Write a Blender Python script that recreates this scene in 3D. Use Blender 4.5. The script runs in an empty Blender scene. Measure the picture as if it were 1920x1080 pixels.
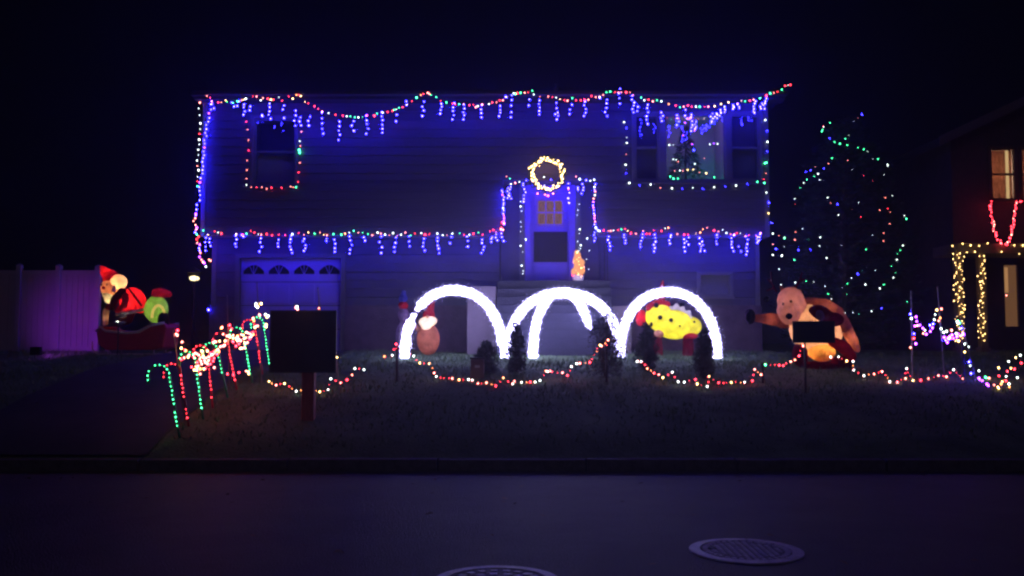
import bpy, math, random
from mathutils import Vector
import numpy as np
random.seed(7); rng = np.random.default_rng(7)
VEIL_FOG = .003
SC = bpy.context.scene; COL = SC.collection
PI = math.pi

# ------------------------------------------------------------------ camera, sky, ambient night light, exposure
F = 1730.0; PITCH = math.atan(105 / F); CZ = 1.55
cd = bpy.data.cameras.new('camera'); cam = bpy.data.objects.new('camera', cd); COL.objects.link(cam)
cd.sensor_width = 36; cd.lens = F / 1920 * 36; cd.clip_end = 800; cd.clip_start = .05
cam.location = (0, 0, CZ); cam.rotation_euler = (PI / 2 + PITCH, 0, 0); SC.camera = cam

W = bpy.data.worlds.new("World"); SC.world = W; W.use_nodes = True
bg = W.node_tree.nodes['Background']; bg.inputs[0].default_value = (.22, .20, 1, 1); bg.inputs[1].default_value = .0019

sd = bpy.data.lights.new('night_fill', 'SUN'); sd.energy = .07; sd.color = (.60, .50, .95); sd.angle = math.radians(50)  # wide soft sun lamp added to stand in for ambient night light
sun = bpy.data.objects.new('night_fill', sd); COL.objects.link(sun); sun.rotation_euler = (math.radians(48), 0, math.radians(12))
vs = SC.view_settings; vs.view_transform = 'Standard'; vs.look = 'None'; vs.exposure = 0; vs.gamma = 1; vs.use_curve_mapping = False
cy = SC.cycles; cy.use_denoising = True; cy.sample_clamp_indirect = 3; cy.max_bounces = 5; cy.diffuse_bounces = 3
cy.glossy_bounces = 3; cy.transmission_bounces = 4; cy.caustics_reflective = False; cy.caustics_refractive = False
cy.pixel_filter_type = 'GAUSSIAN'; cy.filter_width = 2.7

# ------------------------------------------------------------------ places
def P(px, py, Y):
    """point at depth Y metres that the photograph shows at pixel px, py"""
    xr = (px - 960) / F; yu = -(py - 540) / F
    c, s = math.cos(PITCH), math.sin(PITCH)
    dy = c - yu * s; dz = s + yu * c; t = Y / dy
    return Vector((xr * t, Y, CZ + dz * t))
PROF = [(-60, 0), (11.45, 0), (11.6, .13), (12.2, .34), (14, .74), (16.2, 1.09), (18.5, 1.27), (20.8, 1.37), (60, 1.5), (400, 2)]
def gz(Y):
    if Y < 11.6: return 0.0 if Y < 11.45 else .13
    return float(np.interp(Y, [p[0] for p in PROF[2:]], [p[1] for p in PROF[2:]]))
def G(px, py):
    Y = 5.0
    while Y < 60:
        p = P(px, py, Y)
        if p.z <= gz(Y): return Vector((p.x, Y, gz(Y)))
        Y += .02
    return p

# ------------------------------------------------------------------ mesh helpers
class MB:
    def __init__(s): s.v = []; s.f = []
    def add(s, vs_, fs):
        n = len(s.v); s.v += [tuple(v) for v in vs_]; s.f += [tuple(i + n for i in f) for f in fs]; return s
    def box(s, x0, x1, y0, y1, z0, z1):
        return s.add([(x0,y0,z0),(x1,y0,z0),(x1,y1,z0),(x0,y1,z0),(x0,y0,z1),(x1,y0,z1),(x1,y1,z1),(x0,y1,z1)],
                     [(0,3,2,1),(4,5,6,7),(0,1,5,4),(1,2,6,5),(2,3,7,6),(3,0,4,7)])
    def tube(s, pts, r, n=6, cap=True):
        pts = [Vector(p) for p in pts]; k = len(pts); V = []; Fc = []
        rr = r if isinstance(r, (list, tuple)) else [r] * k
        up = None
        for i, p in enumerate(pts):
            d = (pts[min(i + 1, k - 1)] - pts[max(i - 1, 0)])
            if d.length < 1e-9: d = Vector((0, 0, 1))
            d.normalize()
            if up is None:
                up = d.orthogonal().normalized()
            up = (up - d * up.dot(d))
            if up.length < 1e-6: up = d.orthogonal()
            up.normalize(); w = d.cross(up)
            for j in range(n):
                a = 2 * PI * j / n; V.append(p + (up * math.cos(a) + w * math.sin(a)) * rr[i])
        for i in range(k - 1):
            for j in range(n):
                Fc.append((i*n+j, i*n+(j+1)%n, (i+1)*n+(j+1)%n, (i+1)*n+j))
        if cap: Fc += [tuple(range(n - 1, -1, -1)), tuple(range((k-1)*n, k*n))]
        return s.add(V, Fc)
    def ell(s, c, r, n=14, m=9, rot=None):
        c = Vector(c); V = []; Fc = []
        r = r if isinstance(r, (tuple, list)) else (r, r, r)
        for i in range(m + 1):
            t = PI * i / m
            for j in range(n):
                a = 2 * PI * j / n
                v = Vector((r[0]*math.sin(t)*math.cos(a), r[1]*math.sin(t)*math.sin(a), r[2]*math.cos(t)))
                if rot: v.rotate(rot)
                V.append(c + v)
        for i in range(m):
            for j in range(n): Fc.append((i*n+j, (i+1)*n+j, (i+1)*n+(j+1)%n, i*n+(j+1)%n))
        return s.add(V, Fc)
    def lathe(s, c, prof, n=24, sx=1):
        c = Vector(c); V = []; Fc = []; k = len(prof)
        for r, z in prof:
            for j in range(n):
                a = 2*PI*j/n; V.append(c + Vector((r*sx*math.cos(a), r*math.sin(a), z)))
        for i in range(k-1):
            for j in range(n): Fc.append((i*n+j, i*n+(j+1)%n, (i+1)*n+(j+1)%n, (i+1)*n+j))
        return s.add(V, Fc)
    def prism(s, pts2, y0, y1):
        """outline in x,z given depth from y0 to y1"""
        n = len(pts2); V = [(x, y0, z) for x, z in pts2] + [(x, y1, z) for x, z in pts2]
        return s.add(V, [tuple(range(n)), tuple(range(2*n-1, n-1, -1))] + [(i, i+n, (i+1)%n+n, (i+1)%n) for i in range(n)])
    def build(s, name, mat, parent=None, smooth=False, bevel=0, **props):
        me = bpy.data.meshes.new(name); me.from_pydata(s.v, [], s.f); me.materials.append(mat)
        if smooth: me.polygons.foreach_set('use_smooth', [True] * len(me.polygons))
        me.update()
        o = bpy.data.objects.new(name, me); COL.objects.link(o)
        if parent: o.parent = parent; o.matrix_parent_inverse = inv(parent)
        if bevel:
            b = o.modifiers.new('bevel', 'BEVEL'); b.width = bevel; b.segments = 2; b.limit_method = 'ANGLE'
        for k, v in props.items(): o[k] = v
        return o
def inv(par):
    m = par
    from mathutils import Matrix
    M = Matrix.Translation(Vector(par.location)) if par.parent is None else Matrix.Translation(Vector(par.location))
    return M.inverted()
def thing(name, label, cat, loc=(0, 0, 0), group=None):
    o = bpy.data.objects.new(name, None); COL.objects.link(o); o.location = loc; o.empty_display_size = .2
    o['label'] = label; o['category'] = cat
    if group: o['group'] = group
    return o
def tag(o, label, cat, group=None):
    o['label'] = label; o['category'] = cat
    if group: o['group'] = group
    return o
def remesh(o, vox=.03, sm=4):
    m = o.modifiers.new('remesh', 'REMESH'); m.mode = 'VOXEL'; m.voxel_size = vox; m.use_smooth_shade = True
    if sm:
        s = o.modifiers.new('smooth', 'SMOOTH'); s.iterations = sm; s.factor = .5
    return o

# ------------------------------------------------------------------ materials
MATS = {}
def mat(name, col, rough=.7, metal=0, noise=0, nscale=8, bump=0, bscale=30, col2=None, spec=.4, stretch=None):
    if name in MATS: return MATS[name]
    m = bpy.data.materials.new(name); m.use_nodes = True; nt = m.node_tree; b = nt.nodes['Principled BSDF']
    b.inputs['Base Color'].default_value = (*col, 1); b.inputs['Roughness'].default_value = rough
    b.inputs['Metallic'].default_value = metal; b.inputs['Specular IOR Level'].default_value = spec
    tc = nt.nodes.new('ShaderNodeTexCoord'); src = tc.outputs['Object']
    if stretch:
        mp = nt.nodes.new('ShaderNodeMapping'); mp.inputs['Scale'].default_value = stretch
        nt.links.new(src, mp.inputs[0]); src = mp.outputs[0]
    if noise or col2:
        n = nt.nodes.new('ShaderNodeTexNoise'); n.inputs['Scale'].default_value = nscale; n.inputs['Detail'].default_value = 6
        n.inputs['Roughness'].default_value = .65
        nt.links.new(src, n.inputs['Vector'])
        r = nt.nodes.new('ShaderNodeValToRGB'); r.color_ramp.elements[0].position = .32; r.color_ramp.elements[1].position = .68
        c2 = col2 or tuple(c * (1 - noise) for c in col); c1 = col if col2 else tuple(min(1, c * (1 + noise)) for c in col)
        r.color_ramp.elements[0].color = (*c2, 1); r.color_ramp.elements[1].color = (*c1, 1)
        nt.links.new(n.outputs[0], r.inputs[0]); nt.links.new(r.outputs[0], b.inputs['Base Color'])
    if bump:
        n2 = nt.nodes.new('ShaderNodeTexNoise'); n2.inputs['Scale'].default_value = bscale; n2.inputs['Detail'].default_value = 5
        nt.links.new(src, n2.inputs['Vector'])
        bp = nt.nodes.new('ShaderNodeBump'); bp.inputs['Strength'].default_value = bump; bp.inputs['Distance'].default_value = .03
        nt.links.new(n2.outputs[0], bp.inputs['Height']); nt.links.new(bp.outputs[0], b.inputs['Normal'])
    MATS[name] = m; return m
def emis(name, col, s):
    if name in MATS: return MATS[name]
    m = bpy.data.materials.new(name); m.use_nodes = True; nt = m.node_tree; nt.nodes.remove(nt.nodes['Principled BSDF'])
    e = nt.nodes.new('ShaderNodeEmission'); e.inputs[0].default_value = (*col, 1); e.inputs[1].default_value = s
    nt.links.new(e.outputs[0], nt.nodes['Material Output'].inputs[0]); MATS[name] = m; return m
def fabric(name, col, glow=0):
    """thin inflatable nylon that lets its inside lamp through"""
    if name in MATS: return MATS[name]
    m = bpy.data.materials.new(name); m.use_nodes = True; nt = m.node_tree; nt.nodes.remove(nt.nodes['Principled BSDF'])
    d = nt.nodes.new('ShaderNodeBsdfDiffuse'); t = nt.nodes.new('ShaderNodeBsdfTranslucent'); x = nt.nodes.new('ShaderNodeMixShader')
    n = nt.nodes.new('ShaderNodeTexNoise'); n.inputs['Scale'].default_value = 7; tc = nt.nodes.new('ShaderNodeTexCoord')
    nt.links.new(tc.outputs['Object'], n.inputs['Vector'])
    r = nt.nodes.new('ShaderNodeValToRGB'); r.color_ramp.elements[0].color = (*[c * .7 for c in col], 1); r.color_ramp.elements[1].color = (*col, 1)
    r.color_ramp.elements[0].position = .3; r.color_ramp.elements[1].position = .6
    nt.links.new(n.outputs[0], r.inputs[0])
    for q in (d, t): nt.links.new(r.outputs[0], q.inputs[0])
    mp = nt.nodes.new('ShaderNodeMapping'); mp.inputs['Scale'].default_value = (9, 9, 3.5); w = nt.nodes.new('ShaderNodeTexNoise'); w.inputs['Scale'].default_value = 1.6; w.inputs['Detail'].default_value = 3
    bu = nt.nodes.new('ShaderNodeBump'); bu.inputs['Strength'].default_value = .9; bu.inputs['Distance'].default_value = .06
    nt.links.new(tc.outputs['Object'], mp.inputs[0]); nt.links.new(mp.outputs[0], w.inputs['Vector']); nt.links.new(w.outputs[0], bu.inputs['Height'])
    for q in (d, t): nt.links.new(bu.outputs[0], q.inputs['Normal'])
    x.inputs[0].default_value = .5; nt.links.new(d.outputs[0], x.inputs[1]); nt.links.new(t.outputs[0], x.inputs[2])
    nt.links.new(x.outputs[0], nt.nodes['Material Output'].inputs[0]); MATS[name] = m; return m
def glassmat():
    if 'pane_glass' in MATS: return MATS['pane_glass']
    m = bpy.data.materials.new('pane_glass'); m.use_nodes = True; nt = m.node_tree; nt.nodes.remove(nt.nodes['Principled BSDF'])
    t = nt.nodes.new('ShaderNodeBsdfTransparent'); g = nt.nodes.new('ShaderNodeBsdfGlossy'); x = nt.nodes.new('ShaderNodeMixShader')
    g.inputs['Roughness'].default_value = .03; t.inputs[0].default_value = (.85, .88, .9, 1); x.inputs[0].default_value = .1
    nt.links.new(t.outputs[0], x.inputs[1]); nt.links.new(g.outputs[0], x.inputs[2]); nt.links.new(x.outputs[0], nt.nodes['Material Output'].inputs[0])
    MATS['pane_glass'] = m; return m
GLASS = glassmat()
M_siding = mat('siding', (.070, .060, .105), .55, noise=.12, nscale=3, bump=.15, bscale=40, stretch=(.5, 1, 6))
M_lower = mat('lower_siding', (.075, .065, .125), .6, noise=.12, nscale=3, bump=.1)
M_found = mat('foundation_concrete', (.11, .07, .11), .85, noise=.25, nscale=4, bump=.4)
M_trim = mat('dark_trim', (.13, .12, .16), .45, noise=.05)
M_garage_lit = mat('garage_white_lit_blue', (.36, .26, .78), .22, noise=.05, nscale=2)  # white door, with the blue light falling on it put into the colour
M_roof = mat('roof_shingle', (.035, .035, .04), .9, noise=.4, nscale=20, bump=.5)
M_black = mat('black_plastic', (.02, .02, .022), .5, noise=.2)
M_wire = mat('green_wire', (.02, .045, .025), .5, noise=.1)
M_metal = mat('grey_metal', (.35, .34, .34), .4, .7, noise=.15)
M_grass = mat('lawn', (.17, .24, .13), .95, nscale=1.6, bump=.9, bscale=24, col2=(.08, .12, .065), spec=.1)
M_blade = mat('grass_blade', (.20, .30, .15), .8, nscale=.9, col2=(.10, .15, .08), spec=.2)
M_road = mat('asphalt', (.066, .062, .056), .62, nscale=1.1, bump=1.0, bscale=70, col2=(.036, .034, .031), spec=.35)
M_drive = mat('driveway_asphalt', (.05, .05, .052), .8, noise=.25, nscale=2, bump=.5, bscale=70)
M_kerb = mat('granite_kerb', (.10, .09, .09), .8, noise=.3, nscale=12, bump=.4)
M_iron = mat('cast_iron', (.50, .48, .52), .45, .15, noise=.3, nscale=9, bump=.5, bscale=60)
M_iron2 = mat('worn_iron', (.13, .12, .14), .55, .2, noise=.35, nscale=9, bump=.6, bscale=60)
M_conif = mat('conifer_needles', (.035, .06, .033), .8, noise=.35, nscale=3)
M_shrub = mat('shrub_leaves', (.05, .06, .045), .85, noise=.35, nscale=5)
M_bark = mat('bark', (.07, .05, .04), .95, noise=.3, nscale=10, bump=.6)
M_wood = mat('stained_post', (.46, .11, .08), .7, noise=.25, nscale=6, bump=.3, stretch=(6, 6, 1))
M_board = mat('sign_back', (.022, .036, .030), .6, noise=.2, nscale=3)
M_vinyl = mat('vinyl_fence', (.40, .34, .40), .45, noise=.06, nscale=2)
M_brick2 = mat('neighbour_siding', (.07, .05, .05), .8, noise=.2, nscale=5, bump=.3)
M_curtain = mat('curtain', (.6, .42, .32), .9, noise=.12, nscale=12, stretch=(9, 1, .5))
M_room = mat('room_paint', (.45, .42, .42), .9, noise=.05)
M_step = mat('concrete_step', (.035, .035, .065), .85, noise=.2, nscale=5, bump=.3)

# bulb colours: code -> (name, colour, strength)
BC = {'B': ('blue', (.0140, .0100, 1), 320), 'W': ('white', (.85, 1, .95), 10), 'R': ('red', (1, .03, .05), 24), 'G': ('green', (.06, 1, .34), 16),
      'Y': ('warm', (1, .60, .20), 18), 'P': ('purple', (.36, .05, 1), 36), 'K': ('pink', (1, .22, .18), 15), 'O': ('amber', (1, .28, .07), 16)}
def bmatl(c): return emis(BC[c][0] + '_bulb', BC[c][1], BC[c][2])
OCT = [(1,0,0),(-1,0,0),(0,1,0),(0,-1,0),(0,0,1.25),(0,0,-1.25)]
_t = (1 + 5 ** .5) / 2
ICO = [Vector(v).normalized() for v in [(-1,_t,0),(1,_t,0),(-1,-_t,0),(1,-_t,0),(0,-1,_t),(0,1,_t),(0,-1,-_t),(0,1,-_t),(_t,0,-1),(_t,0,1),(-_t,0,-1),(-_t,0,1)]]
ICOF = [(0,11,5),(0,5,1),(0,1,7),(0,7,10),(0,10,11),(1,5,9),(5,11,4),(11,10,2),(10,7,6),(7,1,8),(3,9,4),(3,4,2),(3,2,6),(3,6,8),(3,8,9),(4,9,5),(2,4,11),(6,2,10),(8,6,7),(9,8,1)]
def lights(label, bulbs, wires=(), cat='string lights', group=None, name='string_lights', r=.0135, wr=.0025, root=None):
    """bulbs: (point, colour code[, size]); wires: polylines"""
    pts = [b[0] for b in bulbs]
    base = Vector((sum(p.x for p in pts)/len(pts), sum(p.y for p in pts)/len(pts), min(p.z for p in pts)))
    t = root or thing(name, label, cat, base, group)
    if wires:
        m = MB()
        for w in wires: m.tube(w, wr, 4)
        wo = m.build('wire', M_wire, t)
        if len(wires) > 1: wo['kind'] = 'stuff'
    by = {}
    for b in bulbs: by.setdefault(b[1], []).append(b)
    for c, L in by.items():
        m = MB()
        for b in L:
            s = r * (.80 if c == 'B' else .92) * (b[2] if len(b) > 2 else 1) * random.uniform(.88, 1.14)
            m.add([b[0] + Vector((v.x * s, v.y * s, v.z * s * 1.25)) for v in ICO], ICOF)
        m.build('%s_bulbs' % BC[c][0], bmatl(c), t, kind='stuff')
    return t
def lamp(name, loc, col, e, rad=.05, parent=None):
    l = bpy.data.lights.new(name, 'POINT'); l.energy = e; l.color = col; l.shadow_soft_size = rad
    o = bpy.data.objects.new(name, l); COL.objects.link(o); o.location = loc
    if parent: o.parent = parent; o.matrix_parent_inverse = inv(parent)
    return o

# ------------------------------------------------------------------ the ground
def sheet(name, xs, ys, zf, m, **k):
    mb = MB(); nx = len(xs)
    mb.v = [(x, y, zf(x, y)) for y in ys for x in xs]
    mb.f = [(j*nx+i, j*nx+i+1, (j+1)*nx+i+1, (j+1)*nx+i) for j in range(len(ys)-1) for i in range(nx-1)]
    return mb.build(name, m, None, smooth=True, kind='structure', **k)
def bumpy(x, y):
    return .035 * math.sin(x * .9 + 1.3 * math.sin(y * .7)) * math.sin(y * 1.1 + .5) * min(1, max(0, (y - 12) / 2))
DX0, DX1 = -7.3, -4.55
def lawnz(x, y):
    z = gz(y) + bumpy(x, y)
    return z
xs = [-300, -120, -60, -40] + [(-30 + i * .5) for i in range(121)] + [40, 60, 120, 300]
ys = [11.6, 11.8, 12, 12.2] + [12.5 + .35 * i for i in range(26)] + [22, 25, 30, 45, 60, 120, 400]
sheet('lawn', xs, ys, lawnz, M_grass)
sheet('road', [-300, -100, -50, -20, -10, -5, 0, 5, 10, 20, 50, 100, 300], [-60, -20, 0, 3, 5, 7, 9, 10.5, 11.45], lambda x, y: -.0015 * abs(y - 4), M_road)
kb = thing('kerb', 'kerb', 'kerb'); del kb['label']; del kb['category']; kb['kind'] = 'structure'
ksh = MB().box(-.91, .91, 11.45, 11.6, -.05, .135)
k0 = ksh.build('kerb_stone', M_kerb, kb, bevel=.015)
for i in range(-9, 10):
    if i == -9: k0.location.x = i * 1.84; continue
    k = k0.copy(); COL.objects.link(k); k.location.x = i * 1.84; k.location.z = random.uniform(-.006, .006)
# driveway from the kerb to the garage, 4 cm proud of the turf
dys = [11.6 + .4 * i for i in range(23)] + [20.78]
sheet('driveway', [DX0, DX0 + .7, DX0 + 1.4, DX1 - .7, DX1], dys, lambda x, y: gz(y) + .045, M_drive)
sheet('garage_apron', [-4.548, -4.1, -3.62], [18.9, 19.4, 20, 20.6, 20.78], lambda x, y: gz(y) + .041, M_drive)

m = MB()
for k in range(260):
    y = random.choice((random.uniform(10.6, 11.42), random.uniform(4.5, 11.4), random.uniform(12, 18))); x = random.uniform(-8, 9); z = (gz(y) + .05 if y > 11.6 else .008 - .0015*abs(y-4)); a = random.uniform(0, 2*PI); r_ = random.uniform(.02, .05)
    u_ = Vector((math.cos(a), math.sin(a), random.uniform(-.2,.3))) * r_; w_ = Vector((-math.sin(a), math.cos(a), random.uniform(-.2,.3))) * r_ * .55; c_ = Vector((x, y, z))
    m.add([c_-u_, c_-w_*.9-u_*.1+Vector((0,0,.004)), c_+u_, c_+w_+Vector((0,0,.006))], [(0,1,2),(0,2,3)])
o = m.build('fallen_leaves', mat('dry_leaf', (.16, .10, .06), .8, noise=.3)); o['kind'] = 'stuff'; o['label'] = 'small dry leaves scattered along the kerb and lawn'; o['category'] = 'leaves'
# grass blades
def grass():
    N = 46000
    x = rng.uniform(-13, 14, N); y = 11.75 + rng.random(N) ** .8 * 8.9
    ok = ~((x > DX0 - .05) & (x < DX1 + .05)) & ~((x > -4.6) & (x < -3.55) & (y > 18.8))
    x, y = x[ok], y[ok]; N = len(x)
    z = np.array([lawnz(a, b) for a, b in zip(x, y)]) - .006
    h = rng.uniform(.03, .085, N) * (1 + .5 * np.sin(x * 1.7) * np.sin(y * 2.3)); a = rng.uniform(0, 2*PI, N); w = rng.uniform(.006, .014, N)
    lx = rng.normal(0, .03, N); ly = rng.normal(0, .03, N)
    V = np.empty((N, 3, 3)); V[:, 0] = np.stack([x - w*np.cos(a), y - w*np.sin(a), z], 1); V[:, 1] = np.stack([x + w*np.cos(a), y + w*np.sin(a), z], 1)
    V[:, 2] = np.stack([x + lx, y + ly, z + h], 1)
    me = bpy.data.meshes.new('grass'); me.from_pydata(V.reshape(-1, 3).tolist(), [], np.arange(3*N).reshape(-1, 3).tolist()); me.materials.append(M_blade)
    o = bpy.data.objects.new('grass', me); COL.objects.link(o); o['kind'] = 'stuff'; o['label'] = 'short dark grass of the sloping front lawn'; o['category'] = 'grass'
grass()

# manhole covers set in the road
def manhole(c, label, style):
    z = -.0015 * abs(c[1] - 4)
    t = thing('manhole_cover', label, 'manhole cover', (c[0], c[1], z), 'manhole covers in the road')
    C0 = (c[0], c[1], z)
    MB().lathe(C0, [(.425, -.01), (.42, .010), (.34, .014), (.335, .004), (.335, -.01)], 48).build('frame', M_iron, t, smooth=False)
    MB().lathe(C0, [(.328, -.01), (.326, .007), (.0001, .009)], 48).build('lid', M_iron2, t)
    m = MB()
    if style == 0:
        for ring, n, r in ((0, 6, .09), (1, 12, .18), (2, 20, .27)):
            for k in range(n):
                a = 2*PI*k/n; a2 = a + 2*PI/n*.55
                q = [(r-.028, a), (r+.028, a), (r+.028, a2), (r-.028, a2)]
                b = [Vector((c[0]+R*math.cos(t_), c[1]+R*math.sin(t_), z+.007)) for R, t_ in q]
                m.add(b + [v + Vector((0,0,.007)) for v in b], [(4,5,6,7),(0,1,5,4),(1,2,6,5),(2,3,7,6),(3,0,4,7)])
    else:
        for k in range(36):
            a = 2*PI*k/36; b = [Vector((c[0]+R*math.cos(a+w), c[1]+R*math.sin(a+w), z+.007)) for R, w in ((.285,-.05),(.322,-.05),(.322,.05),(.285,.05))]
            m.add(b + [v + Vector((0,0,.006)) for v in b], [(4,5,6,7),(0,1,5,4),(1,2,6,5),(2,3,7,6),(3,0,4,7)])
        for i in range(-5, 6):
            for j in range(-5, 6):
                x, y = i*.048, j*.048
                if x*x+y*y < .25**2: m.box(c[0]+x-.015, c[0]+x+.015, c[1]+y-.015, c[1]+y+.015, z+.0075, z+.0125)
    m.build('raised_pattern', M_iron, t, kind='stuff')
    m2 = MB(); m2.lathe((c[0]-.24, c[1]+.06, z+.0095), [(.034, 0), (.034, .004), (.022, .005), (.02, .001)], 16); m2.build('pick_hole', M_black, t)
manhole((1.758, 7.04), 'round iron manhole cover with wide pale rim, the farther one', 1)
manhole((-.10, 6.13), 'round iron manhole cover with bold raised blocks, cut by the photo edge', 0)

# ------------------------------------------------------------------ the house
YU, YL, YD = 20.4, 20.85, 20.95
def rect_minus(x0, x1, z0, z1, holes, smax=None):
    out = []
    zs = sorted({z0, z1} | {h[2] for h in holes if z0 < h[2] < z1} | {h[3] for h in holes if z0 < h[3] < z1})
    for a, b in zip(zs, zs[1:]):
        if b - a < .004: continue
        m = (a + b) / 2; iv = [(x0, x1)]
        for h in holes:
            if h[2] < m < h[3]:
                n = []
                for p, q in iv:
                    if h[1] <= p or h[0] >= q: n.append((p, q)); continue
                    if h[0] > p: n.append((p, h[0]))
                    if h[1] < q: n.append((h[1], q))
                iv = n
        out += [(p, q, a, b) for p, q in iv if q - p > .01]
    return out
hx0, hx1 = P(379, 300, YU).x, P(1441, 300, YU).x
ztop = P(900, 193, YU).z; zmid = P(900, 441, YU).z; zg = gz(YL) - .05
nx0, nx1, nz = P(944, 400, YU).x, P(1119, 400, YU).x, P(960, 338, YU).z
house = thing('house', 'two storey house with overhanging upper floor, blue lit siding and white garage door', 'house', ((hx0+hx1)/2, YL, gz(YL)))
def rectpx(x0, y0, x1, y1, Y):
    a = P(x0, y1, Y); b = P(x1, y0, Y); return [a.x, b.x, a.z, b.z]
wL = rectpx(474, 222, 556, 346, YU); wR = rectpx(1247, 214, 1359, 339, YU)
wRl = rectpx(1190, 214, 1236, 339, YU); wRr = rectpx(1370, 214, 1424, 339, YU)
garage = rectpx(447, 484, 640, 661, YL); garage[2] = gz(YL) - .02
wB = rectpx(1312, 515, 1369, 554, YL)
door = rectpx(990, 357, 1071, 529, YD)
def gr(r, g): return [r[0]-g, r[1]+g, r[2]-g, r[3]+g]
# sheathing
sh = MB()
for a in rect_minus(hx0, hx1, zmid, ztop, [wL, wR, wRl, wRr, [nx0, nx1, zmid-1, nz]]): sh.box(a[0], a[1], YU + .03, YU + .15, a[2], a[3])
sh.build('upper_wall', M_siding, house)
for a in [0]:
    s2 = MB()
    for a in rect_minus(hx0 + .12, hx1 - .12, zg, zmid, [garage, wB, door, [nx0-.1, nx1+.1, zg-1, 9]]): s2.box(a[0], a[1], YL + .03, YL + .17, a[2], a[3])
    s2.build('lower_wall', M_lower, house)
    s3 = MB()
    for a in rect_minus(nx0-.1, nx1+.1, zg, nz, [door]): s3.box(a[0], a[1], YD + .0, YD + .14, a[2], a[3])
    s3.box(nx0-.02, nx0, YU+.03, YD, zmid, nz); s3.box(nx1, nx1+.02, YU+.03, YD, zmid, nz); s3.box(nx0-.1, nx1+.1, YU+.15, YD+.14, nz+.0, nz+.03)
    s3.build('entry_wall', M_lower, house)
# sides, back and soffit under the overhang
b = MB(); b.box(hx0, hx0+.12, YU+.152, YU+8.4, zmid, ztop); b.box(hx1-.12, hx1, YU+.152, YU+8.4, zmid, ztop)
b.box(hx0+.12, hx0+.24, YL+.172, YU+8.2, zg, zmid-.03); b.box(hx1-.24, hx1-.12, YL+.172, YU+8.2, zg, zmid-.03)
b.box(hx0, hx1, YU+8.4, YU+8.55, zg, ztop); b.build('side_wall', M_siding, house)
b = MB(); b.box(hx0, nx0-.021, YU+.0, YL+.17, zmid-.03, zmid-.002); b.box(nx1+.021, hx1, YU+.0, YL+.17, zmid-.03, zmid-.002); b.build('soffit', M_trim, house)
# clapboards, each its own board
CL = {}
def board(x0, x1, z0, z1, Y, m, par):
    w = x1 - x0; h = z1 - z0
    mb = MB().add([(x0,Y-.010,z0),(x1,Y-.010,z0),(x1,Y+.03,z0),(x0,Y+.03,z0),(x0,Y+.004,z1),(x1,Y+.004,z1),(x1,Y+.03,z1),(x0,Y+.03,z1)],
                     [(0,3,2,1),(4,5,6,7),(0,1,5,4),(1,2,6,5),(2,3,7,6),(3,0,4,7)])
    return mb.build('clapboard', m, par)
def clap(x0, x1, z0, z1, Y, holes, m, n):
    h = (z1 - z0) / n
    for i in range(n):
        for a in rect_minus(x0, x1, z0 + i*h, z0 + (i+1)*h - .003, holes):
            board(a[0] + .002, a[1] - .002, a[2], a[3], Y, m, house)
uh = [gr(wL, .07), gr([wRl[0], wRr[1], wR[2], wR[3]], .07), [nx0-.001, nx1+.001, zmid-1, nz]]
clap(hx0 + .1, hx1 - .1, zmid, ztop, YU, uh, M_siding, 15)
fz = P(1400, 572, YL).z
clap(hx0 + .22, nx0 - .14, fz, zmid - .03, YL, [gr(garage, .1), gr(wB, .05)], M_lower, 8)
clap(nx1 + .14, hx1 - .22, fz, zmid - .03, YL, [gr(wB, .05)], M_lower, 8)
# foundation band, corner boards, fascia
b = MB()
for a in rect_minus(hx0+.1, hx1-.1, zg, fz-.01, [gr(garage, .1), [nx0-.3, nx1+.3, zg-1, 9]]): MB().box(a[0], a[1], YL-.07, YL+.03, a[2], a[3]).build('foundation', M_found, house)
for x in (hx0, hx1 - .1): MB().box(x, x+.1, YU-.02, YU+.03, zmid, ztop).build('corner_board', M_trim, house)
for x in (hx0+.12, hx1 - .22): MB().box(x, x+.1, YL-.02, YL+.03, fz, zmid-.031).build('corner_board', M_trim, house)
MB().box(hx0-.1, hx1+.3, YU-.36, YU-.33, ztop+.02, ztop+.16).build('fascia', mat('brown_gutter', (.022,.018,.022), .6), house)
MB().box(hx0-.1, hx1+.3, YU-.33, YU+.04, ztop, ztop+.02).build('eave_soffit', MATS['brown_gutter'], house)
m = MB(); gp = [(0,0),(-.1,0),(-.12,.03),(-.12,.1),(-.1,.1),(-.1,.04),(0,.03)]
m.add([(hx0-.12, YU-.362+a, ztop+.05+c) for a, c in gp] + [(hx1+.32, YU-.362+a, ztop+.05+c) for a, c in gp], [(i, (i+1)%7, (i+1)%7+7, i+7) for i in range(7)])
m.build('gutter', MATS['brown_gutter'], house)
# roof
rz = ztop + .17; ym = YU + 4.2
rf = MB().add([(hx0-.12, YU-.42, rz-.01), (hx1+.35, YU-.42, rz-.01), (hx1+.35, ym, rz+1.0), (hx0-.12, ym, rz+1.0), (hx0-.12, YU+8.9, rz), (hx1+.35, YU+8.9, rz),
        (hx0-.12, YU-.42, rz-.08), (hx1+.35, YU-.42, rz-.08), (hx1+.35, YU+8.9, rz-.08), (hx0-.12, YU+8.9, rz-.08)],
        [(0,1,2,3),(3,2,5,4),(6,9,8,7),(0,6,7,1),(4,5,8,9),(0,3,4,9,6),(1,7,8,5,2)]).build('roof', M_roof, house)
rv = MB().lathe((1.1, YU+2.6, rz+.55), [(.06,0),(.06,.45),(.055,.45),(.055,0)], 12).build('vent_pipe', M_black, rf)

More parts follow.
